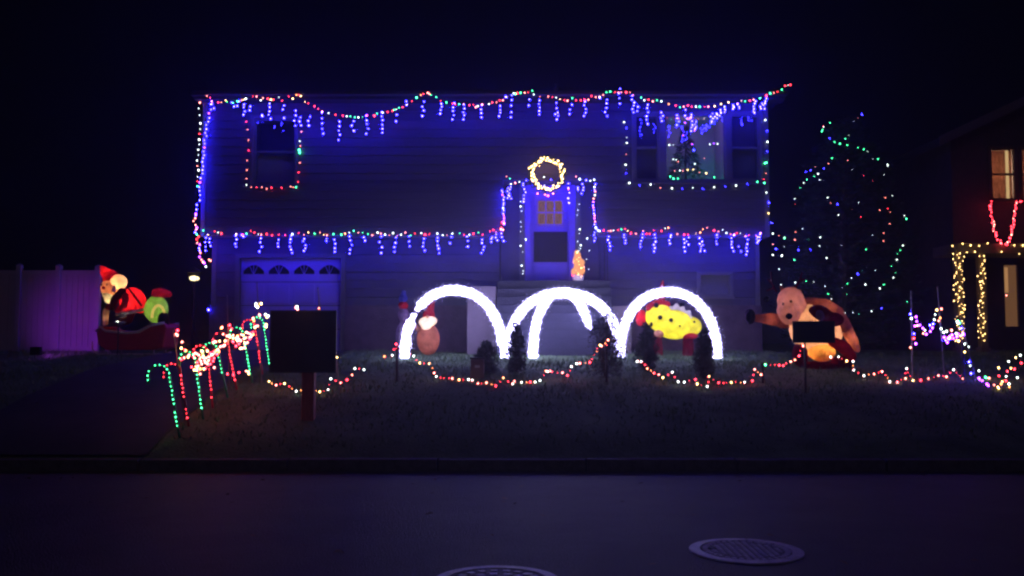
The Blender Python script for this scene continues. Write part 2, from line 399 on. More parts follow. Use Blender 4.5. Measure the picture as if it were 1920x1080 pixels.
def window(r, Y, mullh=True, mat_f=M_trim, par=house, depth=.1, curtain=None, name='window', fw=.055):
    x0, x1, z0, z1 = r
    m = MB(); f = fw
    m.box(x0-.06, x1+.06, Y-.03, Y+.01, z1+.0, z1+.06); m.box(x0-.06, x1+.06, Y-.03, Y+.01, z0-.06, z0)
    m.box(x0-.06, x0, Y-.03, Y+.01, z0, z1); m.box(x1, x1+.06, Y-.03, Y+.01, z0, z1)
    m.box(x0, x0+f, Y+.012, Y+depth, z0, z1); m.box(x1-f, x1, Y+.012, Y+depth, z0, z1)
    m.box(x0+f, x1-f, Y+.012, Y+depth, z0, z0+f); m.box(x0+f, x1-f, Y+.012, Y+depth, z1-f, z1)
    if mullh: m.box(x0+f, x1-f, Y+.03, Y+depth-.01, (z0+z1)/2-.025, (z0+z1)/2+.025)
    w = m.build(name, mat_f, par, label=None) if False else m.build(name, mat_f, par)
    zs = [(z0+f, (z0+z1)/2-.025), ((z0+z1)/2+.025, z1-f)] if mullh else [(z0+f, z1-f)]
    for a, c in zs: MB().box(x0+f, x1-f, Y+.05, Y+.056, a, c).build('pane', GLASS, w)
    MB().box(x0-.08, x1+.08, Y-.07, Y-.031, z0-.075, z0-.04).build('sill', mat_f, w)
    return w
def room(r, Y, d, m=M_room, par=house, g=.1):
    x0, x1, z0, z1 = r[0]-g, r[1]+g, r[2]-g, r[3]+g
    b = MB(); b.add([(x0,Y,z0),(x1,Y,z0),(x1,Y,z1),(x0,Y,z1),(x0,Y+d,z0),(x1,Y+d,z0),(x1,Y+d,z1),(x0,Y+d,z1)], [(4,5,6,7),(0,4,7,3),(1,2,6,5),(0,1,5,4),(3,7,6,2)])
    return b.build('room_wall', m, par)
M_blind = mat('roller_blind', (.42, .36, .40), .9, noise=.05)
w1 = window(wL, YU); room(wL, YU+.152, .8)
MB().box(wL[0]+.06, wL[1]-.06, YU+.14, YU+.146, wL[2]+.05, (wL[2]+wL[3])/2-.06).build('window_blind', M_blind, w1)
mat('dark_blind', (.18,.16,.2), .9)
w3 = window(wR, YU, False, fw=.035); room(wR, YU+.152, 1.5, g=.12)
for r in (wRl, wRr):
    w = window(r, YU); MB().box(r[0]+.06, r[1]-.06, YU+.14, YU+.146, r[2]+.05, r[3]-.05).build('window_blind', MATS['dark_blind'], w); room(r, YU+.152, .4, g=.0)
w4 = window(wB, YL-.01, False, fw=.03); MB().box(wB[0]+.03, wB[1]-.03, YL+.1, YL+.106, wB[2]+.03, wB[3]-.03).build('window_blind', M_blind, w4); room(wB, YL+.172, .4)

# garage door: four rows of raised panels, fan lights in the top row
gd = MB().box(garage[0], garage[1], YL+.10, YL+.14, garage[2], garage[3]).build('garage_door', M_garage_lit, house)
gw = (garage[1]-garage[0]) / 4; gh = (garage[3]-garage[2]) / 4
for i in range(4):
    for j in range(4):
        x0 = garage[0] + i*gw + .045; x1 = x0 + gw - .09; z0 = garage[2] + j*gh + .05; z1 = z0 + gh - .10
        if j < 3: MB().box(x0, x1, YL+.085, YL+.099, z0, z1).build('raised_panel', M_garage_lit, gd, bevel=.008)
        else:
            zc = z0 + .12; n = 10; w_ = x1 - x0
            side = -1 if i < 2 else 1
            pts = [(x0, zc), (x1, zc)] + [(x1 - w_*k/n, zc + .23*math.sin(PI*(.12 + .76*k/n)) ) for k in range(n+1)]
            MB().prism(pts, YL+.093, YL+.0985).build('pane', mat('dark_glass', (.015,.015,.02), .12, spec=.6), gd)
            pr = [Vector((x, YL+.092, z)) for x, z in pts] + [Vector((pts[0][0], YL+.092, pts[0][1]))]
            fr = MB().tube(pr, .012, 4)
            for k in (3, 5, 7):
                fr.tube([Vector(((x0+x1)/2, YL+.09, zc)), Vector((pts[2+k][0], YL+.09, pts[2+k][1]))], .007, 4)
            fr.build('window_frame', M_garage_lit, gd)
    if i < 3: pass
for j in range(1, 4): MB().box(garage[0], garage[1], YL+.094, YL+.0995, garage[2]+j*gh-.006, garage[2]+j*gh+.006).build('seam', M_black, gd)
g = gr(garage, 0); m = MB(); m.box(g[0]-.1, g[0], YL-.03, YL+.13, g[2], g[3]); m.box(g[1], g[1]+.1, YL-.03, YL+.13, g[2], g[3]); m.box(g[0]-.1, g[1]+.1, YL-.03, YL+.13, g[3], g[3]+.1)
m.build('garage_frame', M_trim, house)
MB().box((g[0]+g[1])/2-.07, (g[0]+g[1])/2+.07, YL+.07, YL+.084, g[2]+.25, g[2]+.28).build('handle', M_black, gd)

# entry door behind a storm door
dx0, dx1, dz0, dz1 = door; dw = dx1 - dx0
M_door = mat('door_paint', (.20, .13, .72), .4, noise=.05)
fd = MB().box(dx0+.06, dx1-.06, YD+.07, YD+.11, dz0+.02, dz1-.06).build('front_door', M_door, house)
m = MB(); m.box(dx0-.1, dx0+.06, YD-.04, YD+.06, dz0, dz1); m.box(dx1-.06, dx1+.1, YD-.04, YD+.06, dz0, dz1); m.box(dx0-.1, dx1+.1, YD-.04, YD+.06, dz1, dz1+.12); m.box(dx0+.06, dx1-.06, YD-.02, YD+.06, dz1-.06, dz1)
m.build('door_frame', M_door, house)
up = rectpx(1008, 375, 1055, 421, YD)
MB().box(up[0]-.02, up[1]+.02, YD+.058, YD+.069, up[2]-.02, up[3]+.02).build('lit_pane', emis('lit_door_glass', (.62, .30, .20), .34), fd)
m = MB(); nx_ = 3
for i in range(nx_+1):
    x = up[0] + (up[1]-up[0])*i/nx_; m.box(x-.012, x+.012, YD+.04, YD+.057, up[2]-.02, up[3]+.02)
for z in (up[2], (up[2]+up[3])/2, up[3]): m.box(up[0]-.02, up[1]+.02, YD+.036, YD+.0395, z-.014, z+.014)
m.build('muntins', M_door, fd)
m = MB()
for i in range(nx_):
    for j in range(2):
        cx = up[0] + (up[1]-up[0])*(i+.5)/nx_; cz = up[2] + (up[3]-up[2])*(j+.5)/2
        m.tube([Vector((cx + .055*math.cos(a)*(1 if j else .6), YD+.05, cz + .09*math.sin(a))) for a in [k*PI/6 for k in range(13)]], .008, 4)
        m.tube([Vector((cx-.05, YD+.05, cz-.1)), Vector((cx+.05, YD+.05, cz+.1))], .006, 4)
m.build('leaded_pattern', mat('lead', (.12, .08, .07), .5, noise=.1), fd)
lowp = rectpx(1001, 434, 1064, 491, YD)
MB().box(lowp[0], lowp[1], YD+.055, YD+.069, lowp[2], lowp[3]).build('storm_glass', mat('storm_glass', (.05, .045, .06), .15, spec=.7), fd)
kick = rectpx(1001, 497, 1064, 524, YD)
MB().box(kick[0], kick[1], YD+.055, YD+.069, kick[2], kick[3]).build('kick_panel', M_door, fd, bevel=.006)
hm = MB(); hm.ell((lowp[1]+.05, YD+.03, lowp[2]+.12), .028); hm.box(lowp[1]+.035, lowp[1]+.065, YD+.045, YD+.069, lowp[2]+.05, lowp[2]+.2); hm.build('door_handle', M_metal, fd)
# entry pilasters
for px in (979, 1084):
    x = P(px, 450, YD-.05).x; MB().box(x-.06, x+.06, YD-.06, YD-.001, gz(YD), nz-.02).build('pilaster', M_trim, house)

# stoop with steps down to the lawn, cheek walls both sides
sx0, sx1 = P(933, 560, 20.0).x, P(1145, 560, 20.0).x
sz = door[2] - .02; g0 = gz(19.5) - .05
stoop = thing('stoop', 'concrete stoop with steps and pale side walls below the front door', 'steps', ((sx0+sx1)/2, 19.9, gz(19.9)))
MB().box(sx0, sx1, 20.1, YL+.1, g0, sz).build('landing', M_step, stoop, bevel=.01)
ns = 8; rise = (sz - gz(19)) / (ns + 1)
for i in range(ns):
    y0 = 20.1 - (i+1) * .16; MB().box(sx0, sx1, y0, 20.098 - i*.16, g0, sz - (i+1)*rise).build('step', M_step, stoop, bevel=.008)
cwl = rectpx(876, 537, 930, 665, 20.0)
MB().box(cwl[0], cwl[1], 19.9, YL-.08, g0, cwl[3]).build('cheek_wall', mat('pale_cheek', (.22,.18,.23), .8, noise=.1, nscale=4, bump=.2), stoop, bevel=.012)
MB().box(P(822,560,20.2).x, cwl[0]-.004, 20.15, YL-.08, P(850,552,20.2).z, cwl[3]-.02).build('cheek_wall', MATS['pale_cheek'], stoop, bevel=.012)
cwr = rectpx(1149, 574, 1182, 665, 20.0)
MB().box(cwr[0], cwr[1], 19.9, YL-.08, g0, cwr[3]).build('cheek_wall', MATS['pale_cheek'], stoop, bevel=.012)
rm = MB()
for x in (sx0+.05, sx1-.05):
    for yy in (20.15, 20.75): rm.tube([(x, yy, sz-.02), (x, yy, sz+.85)], .012, 6)
    rm.tube([(x, 20.15, sz+.85), (x, 20.75, sz+.85)], .014, 6)
rm.build('handrail', M_black, stoop)

# ------------------------------------------------------------------ light strings on the house
def PS(x, y, Y):
    """as P, but pulled forward where the slope would bury it"""
    p = P(x, y, Y)
    while p.z < gz(p.y) + .05 and p.y > 11.7: p = P(x, y, p.y - .04)
    return p
def pts(L, Y): return [PS(x, y, Y) for x, y in L]
def seq(L, Y, pal, wobble=0.0, size=None):
    out = []
    for i, (x, y) in enumerate(L):
        c = pal[i % len(pal)] if isinstance(pal, str) else random.choice(pal)
        out.append((PS(x, y, Y + random.uniform(-wobble, wobble)), c, random.uniform(.55, 1.15) if size is None else size))
    return out
MULTI = list('WRRKKYRGWKGRO')
YE = YU - .50
top1 = [(388,180),(394,183),(397,190),(409,192),(415,192),(423,188),(426,191),(437,193),(445,190),(453,188),(457,187),(461,185),(474,181),(481,181),(489,188),(493,184),(502,185),(508,187),(513,187),(523,182),(529,189),(541,181),(549,185),(556,178),(560,178),(564,180),(572,191),(578,194),(590,199),(597,204),(604,209),(616,212),(629,215)]
top2 = [(643,217),(650,218),(657,218),(665,220),(672,220),(680,219),(688,216),(702,217),(707,213),(718,211),(727,210),(736,208),(739,206),(743,205),(748,202),(755,201),(763,196),(772,190),(781,183),(789,178),(794,176),(802,174),(805,176),(808,178),(818,182),(826,189),(837,192),(848,194),(854,196),(861,195),(869,195),(880,197),(888,196),(892,201),(896,199),(904,196),(917,195),(923,192),(931,192),(937,188),(943,188),(950,182),(963,175),(966,176),(970,175),(976,174),(984,174),(990,173),(998,170),(1001,177),(1012,181),(1028,181),(1036,182),(1043,183),(1050,186),(1058,188),(1064,189),(1073,184),(1080,188),(1089,188),(1096,187),(1103,187),(1109,180),(1117,182),(1124,182),(1131,178),(1137,173),(1144,172),(1153,173),(1159,173),(1165,173),(1174,173),(1181,173),(1187,178),(1202,183),(1208,188),(1216,187),(1224,190),(1232,188),(1240,190),(1254,195),(1267,198),(1275,201),(1282,200),(1290,198),(1297,200),(1305,200),(1312,200),(1321,200),(1328,200),(1340,199),(1352,195),(1358,200),(1366,192),(1376,200),(1383,194),(1390,189),(1397,190),(1406,189),(1413,187),(1425,184),(1437,179),(1444,175),(1451,174),(1458,172),(1466,168),(1472,161),(1477,160),(1482,159)]
lights('multicoloured bulbs sagging along the left end of the roof edge', seq(top1, YE, MULTI, .02), [pts(top1, YE)], group='string lights along the roof edge')
lights('long multicoloured bulb string swooping along roof edge to the pointed right tip', seq(top2, YE, MULTI, .02), [pts(top2, YE)], group='string lights along the roof edge')
def drops(L, Y, yt=None):
    out = []; wires = []
    for d in L:
        x, y0, y1 = d[:3]; n = d[3] if len(d) > 3 else max(2, int((y1-y0)/8) + 1); w = []
        for k in range(n):
            yy = y0 + (y1-y0)*k/max(1, n-1) + random.uniform(-1, 1); xx = x + random.uniform(-2.6, 2.6)
            p = P(xx, yy, Y + random.uniform(-.02, .02)); out.append((p, 'B', random.uniform(.75, 1.15))); w.append(p)
        wires.append([P(x, y0-7, Y)] + w)
    return out, wires
D1 = [(400,196,203,2),(437,192,200,2),(447,190,198,2),(458,195,216,4),(470,200,206,2),(505,195,222,5),(530,198,206,2),(532,222,226,1),(490,215,219,3),(553,208,236,4),(562,221,235,3),(580,218,236,3),(606,212,251,5),(637,228,262,5),(661,228,245,3),(689,216,251,5),(716,211,248,6),(743,216,227,2),(762,190,197,2),(793,190,217,4),(827,195,213,4),(850,193,224,5),(870,197,223,5),(903,197,219,4),(936,199,218,4),(950,181,184,1),(960,178,220,5),(991,176,197,3),(1012,189,214,5),(1043,193,224,4),(1048,212,218,2),(1070,197,213,3),(1097,190,218,5),(1124,183,184,1),(1136,186,218,5),(1162,167,194,4)]
D2 = [(1187,180,210,6),(1194,200,208,2),(1213,196,232,6),(1241,211,227,4),(1271,215,235,4),(1283,205,216,2),(1297,214,246,6),(1303,228,242,4),(1334,213,231,5),(1343,212,222,4),(1350,206,216,4),(1358,200,210,4),(1375,198,204,4),(1385,195,204,3),(1415,190,212,6),(1428,193,204,4),(1435,185,203,5)]
bl, wi = drops(D1, YE + .02); lights('blue icicle lights dripping from roof edge over the left and centre', bl, wi, group='blue icicle lights on the house')
bl, wi = drops(D2, YE + .02); lights('blue icicle lights dripping from roof edge over the glowing right window', bl, wi, group='blue icicle lights on the house')
YM = YU - .07
mid1 = [(381,432),(390,440),(403,434),(409,436),(415,438),(443,439),(455,440),(462,438),(470,433),(477,436),(484,439),(490,440),(500,439),(510,441),(523,440),(535,441),(548,439),(560,437),(570,440),(578,436),(590,438),(600,436),(607,440),(613,441),(625,439),(640,440),(647,438),(655,436),(663,433),(672,436),(680,436),(690,439),(698,441),(708,436),(714,438),(722,440),(730,441),(737,437),(745,442),(752,440),(760,436),(770,441),(778,438),(790,437),(797,440),(805,439),(820,438),(830,441),(838,441),(848,438),(862,437),(870,440),(880,440),(888,438),(897,436),(905,440),(919,434),(925,431),(930,435),(940,430)]
mid2 = [(1121,432),(1132,432),(1140,433),(1145,433),(1150,432),(1159,431),(1165,430),(1172,429),(1177,433),(1183,437),(1192,438),(1206,433),(1212,438),(1218,438),(1226,432),(1240,433),(1247,428),(1253,427),(1270,439),(1283,440),(1290,440),(1305,437),(1313,436),(1318,430),(1326,427),(1339,432),(1347,434),(1355,431),(1362,437),(1370,439),(1377,440),(1382,437),(1388,438),(1397,443),(1404,441),(1418,442),(1426,437)]
lights('multicoloured bulbs along the overhang above the garage door', seq(mid1, YM-.03, MULTI, .02), [pts(mid1, YM-.03)], group='string lights along the overhang')
lights('multicoloured bulbs along the overhang right of the front door', seq(mid2, YM-.03, MULTI, .02), [pts(mid2, YM-.03)], group='string lights along the overhang')
D3 = [(386,445,470,4),(395,448,462,3),(442,443,463,4),(455,441,444,2),(488,447,471,4),(520,450,463,3),(546,443,474,6),(571,447,471,5),(610,447,453,2),(628,449,473,4),(657,443,476,5),(684,446,452,2),(714,444,474,4),(741,446,472,4),(766,444,462,3),(795,448,470,4),(822,446,474,5),(846,444,456,2),(876,444,462,3),(905,450,475,5),(921,444,453,3),(931,440,450,3)]
D4 = [(1142,444,468,5),(1171,440,455,4),(1203,440,464,5),(1228,440,471,6),(1257,440,456,4),(1284,448,472,4),(1289,446,458,3),(1314,447,472,6),(1319,460,470,2),(1343,440,457,4),(1373,441,471,6),(1387,462,471,2),(1400,443,478,6),(1420,444,455,4),(1425,440,450,3)]
bl, wi = drops(D3, YM); lights('blue icicle lights hanging from the overhang above the garage', bl, wi, group='blue icicle lights on the house')
bl, wi = drops(D4, YM); lights('blue icicle lights hanging from the overhang above the small basement window', bl, wi, group='blue icicle lights on the house')
# left corner strings
def along(L, step, Y, wob=1.5):
    out = []
    for (x0, y0), (x1, y1) in zip(L, L[1:]):
        n = max(1, int(math.hypot(x1-x0, y1-y0) / step))
        for k in range(n): out.append((x0+(x1-x0)*k/n+random.uniform(-wob, wob), y0+(y1-y0)*k/n+random.uniform(-wob*.6, wob*.6)))
    return out
lc = along([(396,186),(394,205),(389,228),(386,255),(381,290),(378,325),(375,350),(373,375),(368,392),(366,410)], 6.5, YM, 2)
lights('dense blue bulb string slanting down the left corner of the house', seq(lc, YM-.04, ['B','B','B','B','P','B'], .04, 1.05), [pts(lc, YM-.04)], group='strings down the left corner')
lm = along([(374,192),(373,215),(374,232),(375,262),(371,290),(370,330),(371,360)], 9, YM, 2)
lights('faint multicoloured string down the left corner outside the blue one', seq(lm, YM-.02, list('WKGWRW'), .03), [pts(lm, YM-.02)], group='strings down the left corner')
lb = along([(364,405),(366,425),(369,440),(372,455),(374,470),(377,482),(387,498)], 4.2, YM, 3.2) + [(392,487),(395,489),(383,493),(386,500)]
lights('bunched pink, blue and green bulbs at the bottom of the left corner', seq(lb, YM-.04, list('KPBWGRKBP'), .05, 1.15), [pts(lb, YM-.04)], group='strings down the left corner')
lights('single blue bulb low beside the garage corner', [(P(391, 581, YL-.1), 'B', 1.3)], [[P(391,581,YL-.1), P(391, 560, YL-.03)]])
# window strings
ws = [(462,228),(464,243),(466,263),(466,282),(463,301),(463,319),(462,335),(462,347),(471,351),(481,351),(491,351),(500,354),(509,352),(528,352),(545,350),(550,351),(555,351),(559,341),(560,323),(562,305),(563,274),(562,265),(565,247)]
lights('dim red and white bulbs framing the left upstairs window', seq(ws, YM, list('KRKWKR'), 0, .62) + [(P(561,281,YM), 'G', 1.5), (P(562,286,YM), 'G', 1.5), (P(555,351,YM-.02), 'G', 1.0)], [pts(ws, YM)], group='strings framing upstairs windows')
wr = [(1170,229,.9,'W'),(1174,240,.4,'B'),(1175,258,.4,'W'),(1175,268,.95,'W'),(1174,289,.4,'K'),(1173,309,1,'W'),(1174,325,.4,'B'),(1180,343,1,'W'),(1199,348,.4,'B'),(1220,346,.9,'W'),(1238,352,.5,'K'),(1260,353,1,'W'),(1279,354,.4,'B'),(1299,352,.7,'W'),(1318,354,.4,'B'),(1339,351,.95,'W'),(1360,350,.35,'B'),(1380,348,1,'W'),(1401,345,.4,'B'),(1420,341,.8,'G'),(1433,343,1.1,'G'),(1432,336,.5,'R')]
lights('widely spaced white bulbs under and left of the glowing picture window', [(P(x,y,YM), c, s) for x,y,s,c in wr], [pts([a[:2] for a in wr], YM)], group='strings framing upstairs windows')
wv = [(1435,225,1.1,'W'),(1438,245,.4,'B'),(1439,266,1,'W'),(1438,284,.4,'B'),(1434,306,1,'G'),(1437,305,1,'G'),(1436,325,.4,'K'),(1437,361,.9,'W'),(1442,380,.7,'B'),(1441,400,.9,'Y'),(1446,418,.6,'B'),(1449,438,1,'W'),(1460,442,.4,'K'),(1471,446,1.1,'W'),(1449,458,.5,'K'),(1449,478,.9,'W'),(1466,479,1.0,'W'),(1455,467,.6,'B')]
lights('spaced white and green bulbs running down the right corner of the house', [(P(x,y,YM-.02), c, s) for x,y,s,c in wv], [pts([a[:2] for a in wv], YM-.02)])
# strings round the entry
e1 = [(950,331),(956,335),(958,345),(966,343),(974,341),(987,338)]
bl = seq(e1, YM-.05, 'KGWKWB'); v = along([(941,357),(945,375),(944,395),(946,410),(944,425)], 4.6, YM); bl += seq(v, YM-.05, ['B','B','W','B','P'], .02, 1)
bl += seq([(942,417),(945,419),(940,428),(943,431),(939,430)], YM-.06, 'RKRKK', 0, 1.25)
a, wi = drops([(957,350,373,5),(953,352,372,4),(983,343,378,7),(942,438,452,3)], YM-.05); bl += a
lights('blue and multicoloured bulbs climbing the left edge of the entry', bl, [pts([(941,432)] + v[::-1] + e1, YM-.05)] + wi, group='strings around the entry')
e2 = [(1080,331),(1087,336),(1099,338),(1107,339),(1114,337)]
bl = seq(e2, YM-.05, 'KWBWW'); v = along([(1115,345),(1116,360),(1112,372),(1113,390),(1116,405),(1113,425)], 5, YM); bl += seq(v, YM-.05, ['B','B','W','B','P','K'], .02, 1)
bl += seq([(1117,427),(1118,428),(1124,433)], YM-.05, 'WBW', 0, 1.2)
a, wi = drops([(1092,345,363,4),(1082,352,356,2),(1066,344,380,5),(1114,436,452,4)], YM-.05); bl += a
lights('blue and multicoloured bulbs climbing the right edge of the entry', bl, [pts(e2 + v, YM-.05)] + wi, group='strings around the entry')
e3 = [(976,378),(976,387),(978,396),(976,416),(977,425),(976,434),(976,461),(980,472),(978,498),(981,508),(980,513),(980,535),(981,540),(986,449)]
lights('sparse white bulbs down the pilaster left of the door', [(P(x,y,YD-.1), 'W', .9 if i in (1,6,8,11,12,13) else .5) for i,(x,y) in enumerate(e3)], [pts(sorted(e3, key=lambda q: q[1]), YD-.1)], group='sparse strings on the entry pilasters')
e4 = [(1086,383),(1084,394),(1082,403),(1087,430),(1086,438),(1083,453),(1101,447),(1089,460),(1088,466),(1085,470),(1105,470),(1104,505),(1103,528),(1100,486)]
lights('sparse white bulbs down the pilaster right of the door', [(P(x,y,YD-.1), 'W', .95 if i in (3,6,7,12) else .5) for i,(x,y) in enumerate(e4)], [pts(sorted(e4, key=lambda q: q[1]), YD-.1)], group='sparse strings on the entry pilasters')
e5 = [(1008,363),(1022,365),(1028,367),(1037,363),(1066,355),(1066,372),(1066,380)]
lights('short row of violet white bulbs across the top of the door', seq(e5, YD-.12, 'PKPKPBB', 0, 1.0), [pts(e5, YD-.12)], group='sparse strings on the entry pilasters')

# wreath above the door
wc = P(1025, 326, YM-.08)
wr_ = thing('wreath', 'round wreath thick with warm white bulbs above the front door', 'wreath', wc)
ring = MB(); rr = .36
for k in range(420):
    a = random.uniform(0, 2*PI); q = random.uniform(0, 2*PI); R = rr + .06*math.cos(q) ; rad = .055*math.sin(q)
    c = wc + Vector((R*math.cos(a), rad, R*math.sin(a))); d = Vector((random.gauss(0,1), random.gauss(0,.7), random.gauss(0,1))).normalized()*.06; w = d.orthogonal().normalized()*.012
    ring.add([c-w, c+w, c+d], [(0,1,2)])
ring.build('needles', M_conif, wr_, kind='stuff')
MB().tube([wc + Vector((rr*math.cos(a), 0, rr*math.sin(a))) for a in [2*PI*k/32 for k in range(33)]], .02, 6, False).build('ring', M_wire, wr_)
bow = MB(); bow.ell(wc + Vector((.02, -.04, -rr+.02)), (.03,.03,.03)); bow.build('bow', mat('red_ribbon', (.35,.02,.03), .6), wr_)
wz = [(403,200),(418,250),(428,225),(420,265),(440,285),(440,180),(470,165),(470,190),(478,180),(492,145),(520,150),(545,148),(540,155),(560,120),(590,130),(610,155),(615,165),(600,180),(640,218),(598,225),(610,245),(605,240),(615,280),(620,298),(585,290),(575,322),(550,335),(548,348),(530,358),(497,352),(478,335),(465,322),(530,385),(460,368),(565,370),(455,172),(485,160),(625,172),(432,215),(590,295),(560,338),(410,280),(425,240),(478,195),(505,140),(600,150),(605,285)]
wb = []
for k in range(64):
    a = 2*PI*k/64; q = 98 + random.gauss(0, 9); x = 528 + q*math.cos(a)*1.0; y = 240 + q*math.sin(a)*1.02
    wb.append((P(880+x/3.6, 260+y/3.6, YM-.15-random.random()*.05), 'Y', random.choice((.6, .85, 1.15, 1.4))))
wb += [(P(880+x/3.6, 260+y/3.6, YM-.16), 'Y', 1.2) for x, y in ((403,200),(418,190),(440,170),(600,150),(625,172),(640,218),(430,285),(598,150),(470,160),(485,150),(540,148))]
lights(None, wb + [(P(1020,332,YM-.12),'W',.8),(P(1033,337,YM-.12),'B',.7),(P(1021,347,YM-.12),'W',.5),(P(1008,363,YM-.12),'K',.9),(P(1027,367,YM-.12),'P',1.0)], root=wr_)

# little glowing tree on the stoop
tb = P(1084, 530, 20.2); tb.z = sz
am = thing('lit_figure', 'small glowing amber ornament standing right of the front door', 'ornament', tb)
MB().lathe(tb, [(.001,0),(.11,0),(.12,.02),(.13,.1),(.12,.12),(.001,.12)], 16).build('base', mat('white_pot', (.7,.66,.6), .5), am, smooth=True)
zt = P(1084, 474, 20.2).z; hh = zt - tb.z
bd = remesh(MB().ell(tb+Vector((0,0,.30)), (.10,.09,.19)).ell(tb+Vector((-.02,0,.47)), (.09,.08,.12)).ell(tb+Vector((-.04,0,.60)), (.05,.05,.09)).ell(tb+Vector((.03,0,.57)), (.04,.04,.06)).ell(tb+Vector((-.11,0,.2)), (.05,.05,.07)).ell(tb+Vector((.1,0,.40)), (.05,.05,.08)).ell(tb+Vector((.12,0,.22)), (.03,.04,.09)).ell(tb+Vector((-.09,0,.45)), (.03,.04,.06)).build('glowing_body', emis('amber_glow', (1,.40,.18), 1.0), am), .025, 2)
bl = [(P(1076+random.uniform(-2,20), random.uniform(482,528), 20.05), random.choice('OYO'), random.uniform(.3,.65)) for _ in range(16)] + [(P(1074,516,20.04),'R',1.1),(P(1095,501,20.04),'K',.9),(P(1082,473,20.1),'Y',.8)]
lights(None, bl, root=am)

# picture window: a decorated tree in the lit room
ct = Vector(((wR[0]+wR[1])/2-.07, YU+.75, wR[2]-.05))
xt = thing('christmas_tree', 'decorated tree with coloured bulbs inside the picture window', 'christmas tree', ct)
m = MB()
for k in range(1500):
    h = random.random()**1.2; R = .52*(1-h)*random.uniform(.6,1); a = random.uniform(0,2*PI)
    c = ct + Vector((R*math.cos(a), R*math.sin(a), h*1.45)); d = Vector((math.cos(a), math.sin(a), -.3+random.gauss(0,.3)))*.1; w = Vector((-math.sin(a), math.cos(a), random.gauss(0,.4)))*.016
    m.add([c-w, c+w, c+d], [(0,1,2)])
m.build('crown', M_conif, xt, kind='stuff')
MB().tube([ct, ct+Vector((0,0,1.4))], [.03,.01], 6).build('trunk', M_bark, xt)
zz = lambda x, y: (1140 + x/4.153, 200 + y/4.153)
tl = [(478,298,'W',1.4),(507,298,'W',.6),(655,293,'P',.9),(668,338,'B',.9),(793,293,'W',1.1),(853,290,'W',1.2),(825,286,'P',.6),(508,410,'W',.9),(530,415,'W',.8),(545,428,'K',.8),(677,445,'W',1.1),(750,402,'K',.6),(518,500,'K',.7),(560,497,'W',1),(583,500,'K',.8),(620,493,'Y',1.1),(664,490,'Y',.8),(712,512,'K',.6),(765,518,'Y',1.2),(585,222,'P',.9),(620,95,'P',1.4),(600,125,'P',1.0),(640,90,'P',1.3),(672,187,'P',.8),(660,150,'B',1),(485,545,'G',1.2),(510,560,'G',1.4),(545,560,'G',1.2),(828,550,'G',1.2)]
lights(None, [(P(*zz(x,y), YU+.13), c, s*.9) for x,y,c,s in tl], root=xt)
wx = (wR[0]+wR[1])/2
lamp('green_room_light', (wR[1]+.04, YU+.5, wR[2]-.04), (.05, 1, .42), 9, .06, xt)
lamp('green_room_light', (wR[0]-.04, YU+.5, wR[2]-.04), (.05, 1, .42), 4, .06, xt)
lamp('blue_room_light', (wx, YU+.5, wR[3]+.07), (.26, .24, 1), 15, .08, xt)
lamp('purple_room_light', (wx-.25, YU+.4, wR[3]+.05), (.75, .05, 1), 7, .06, xt)

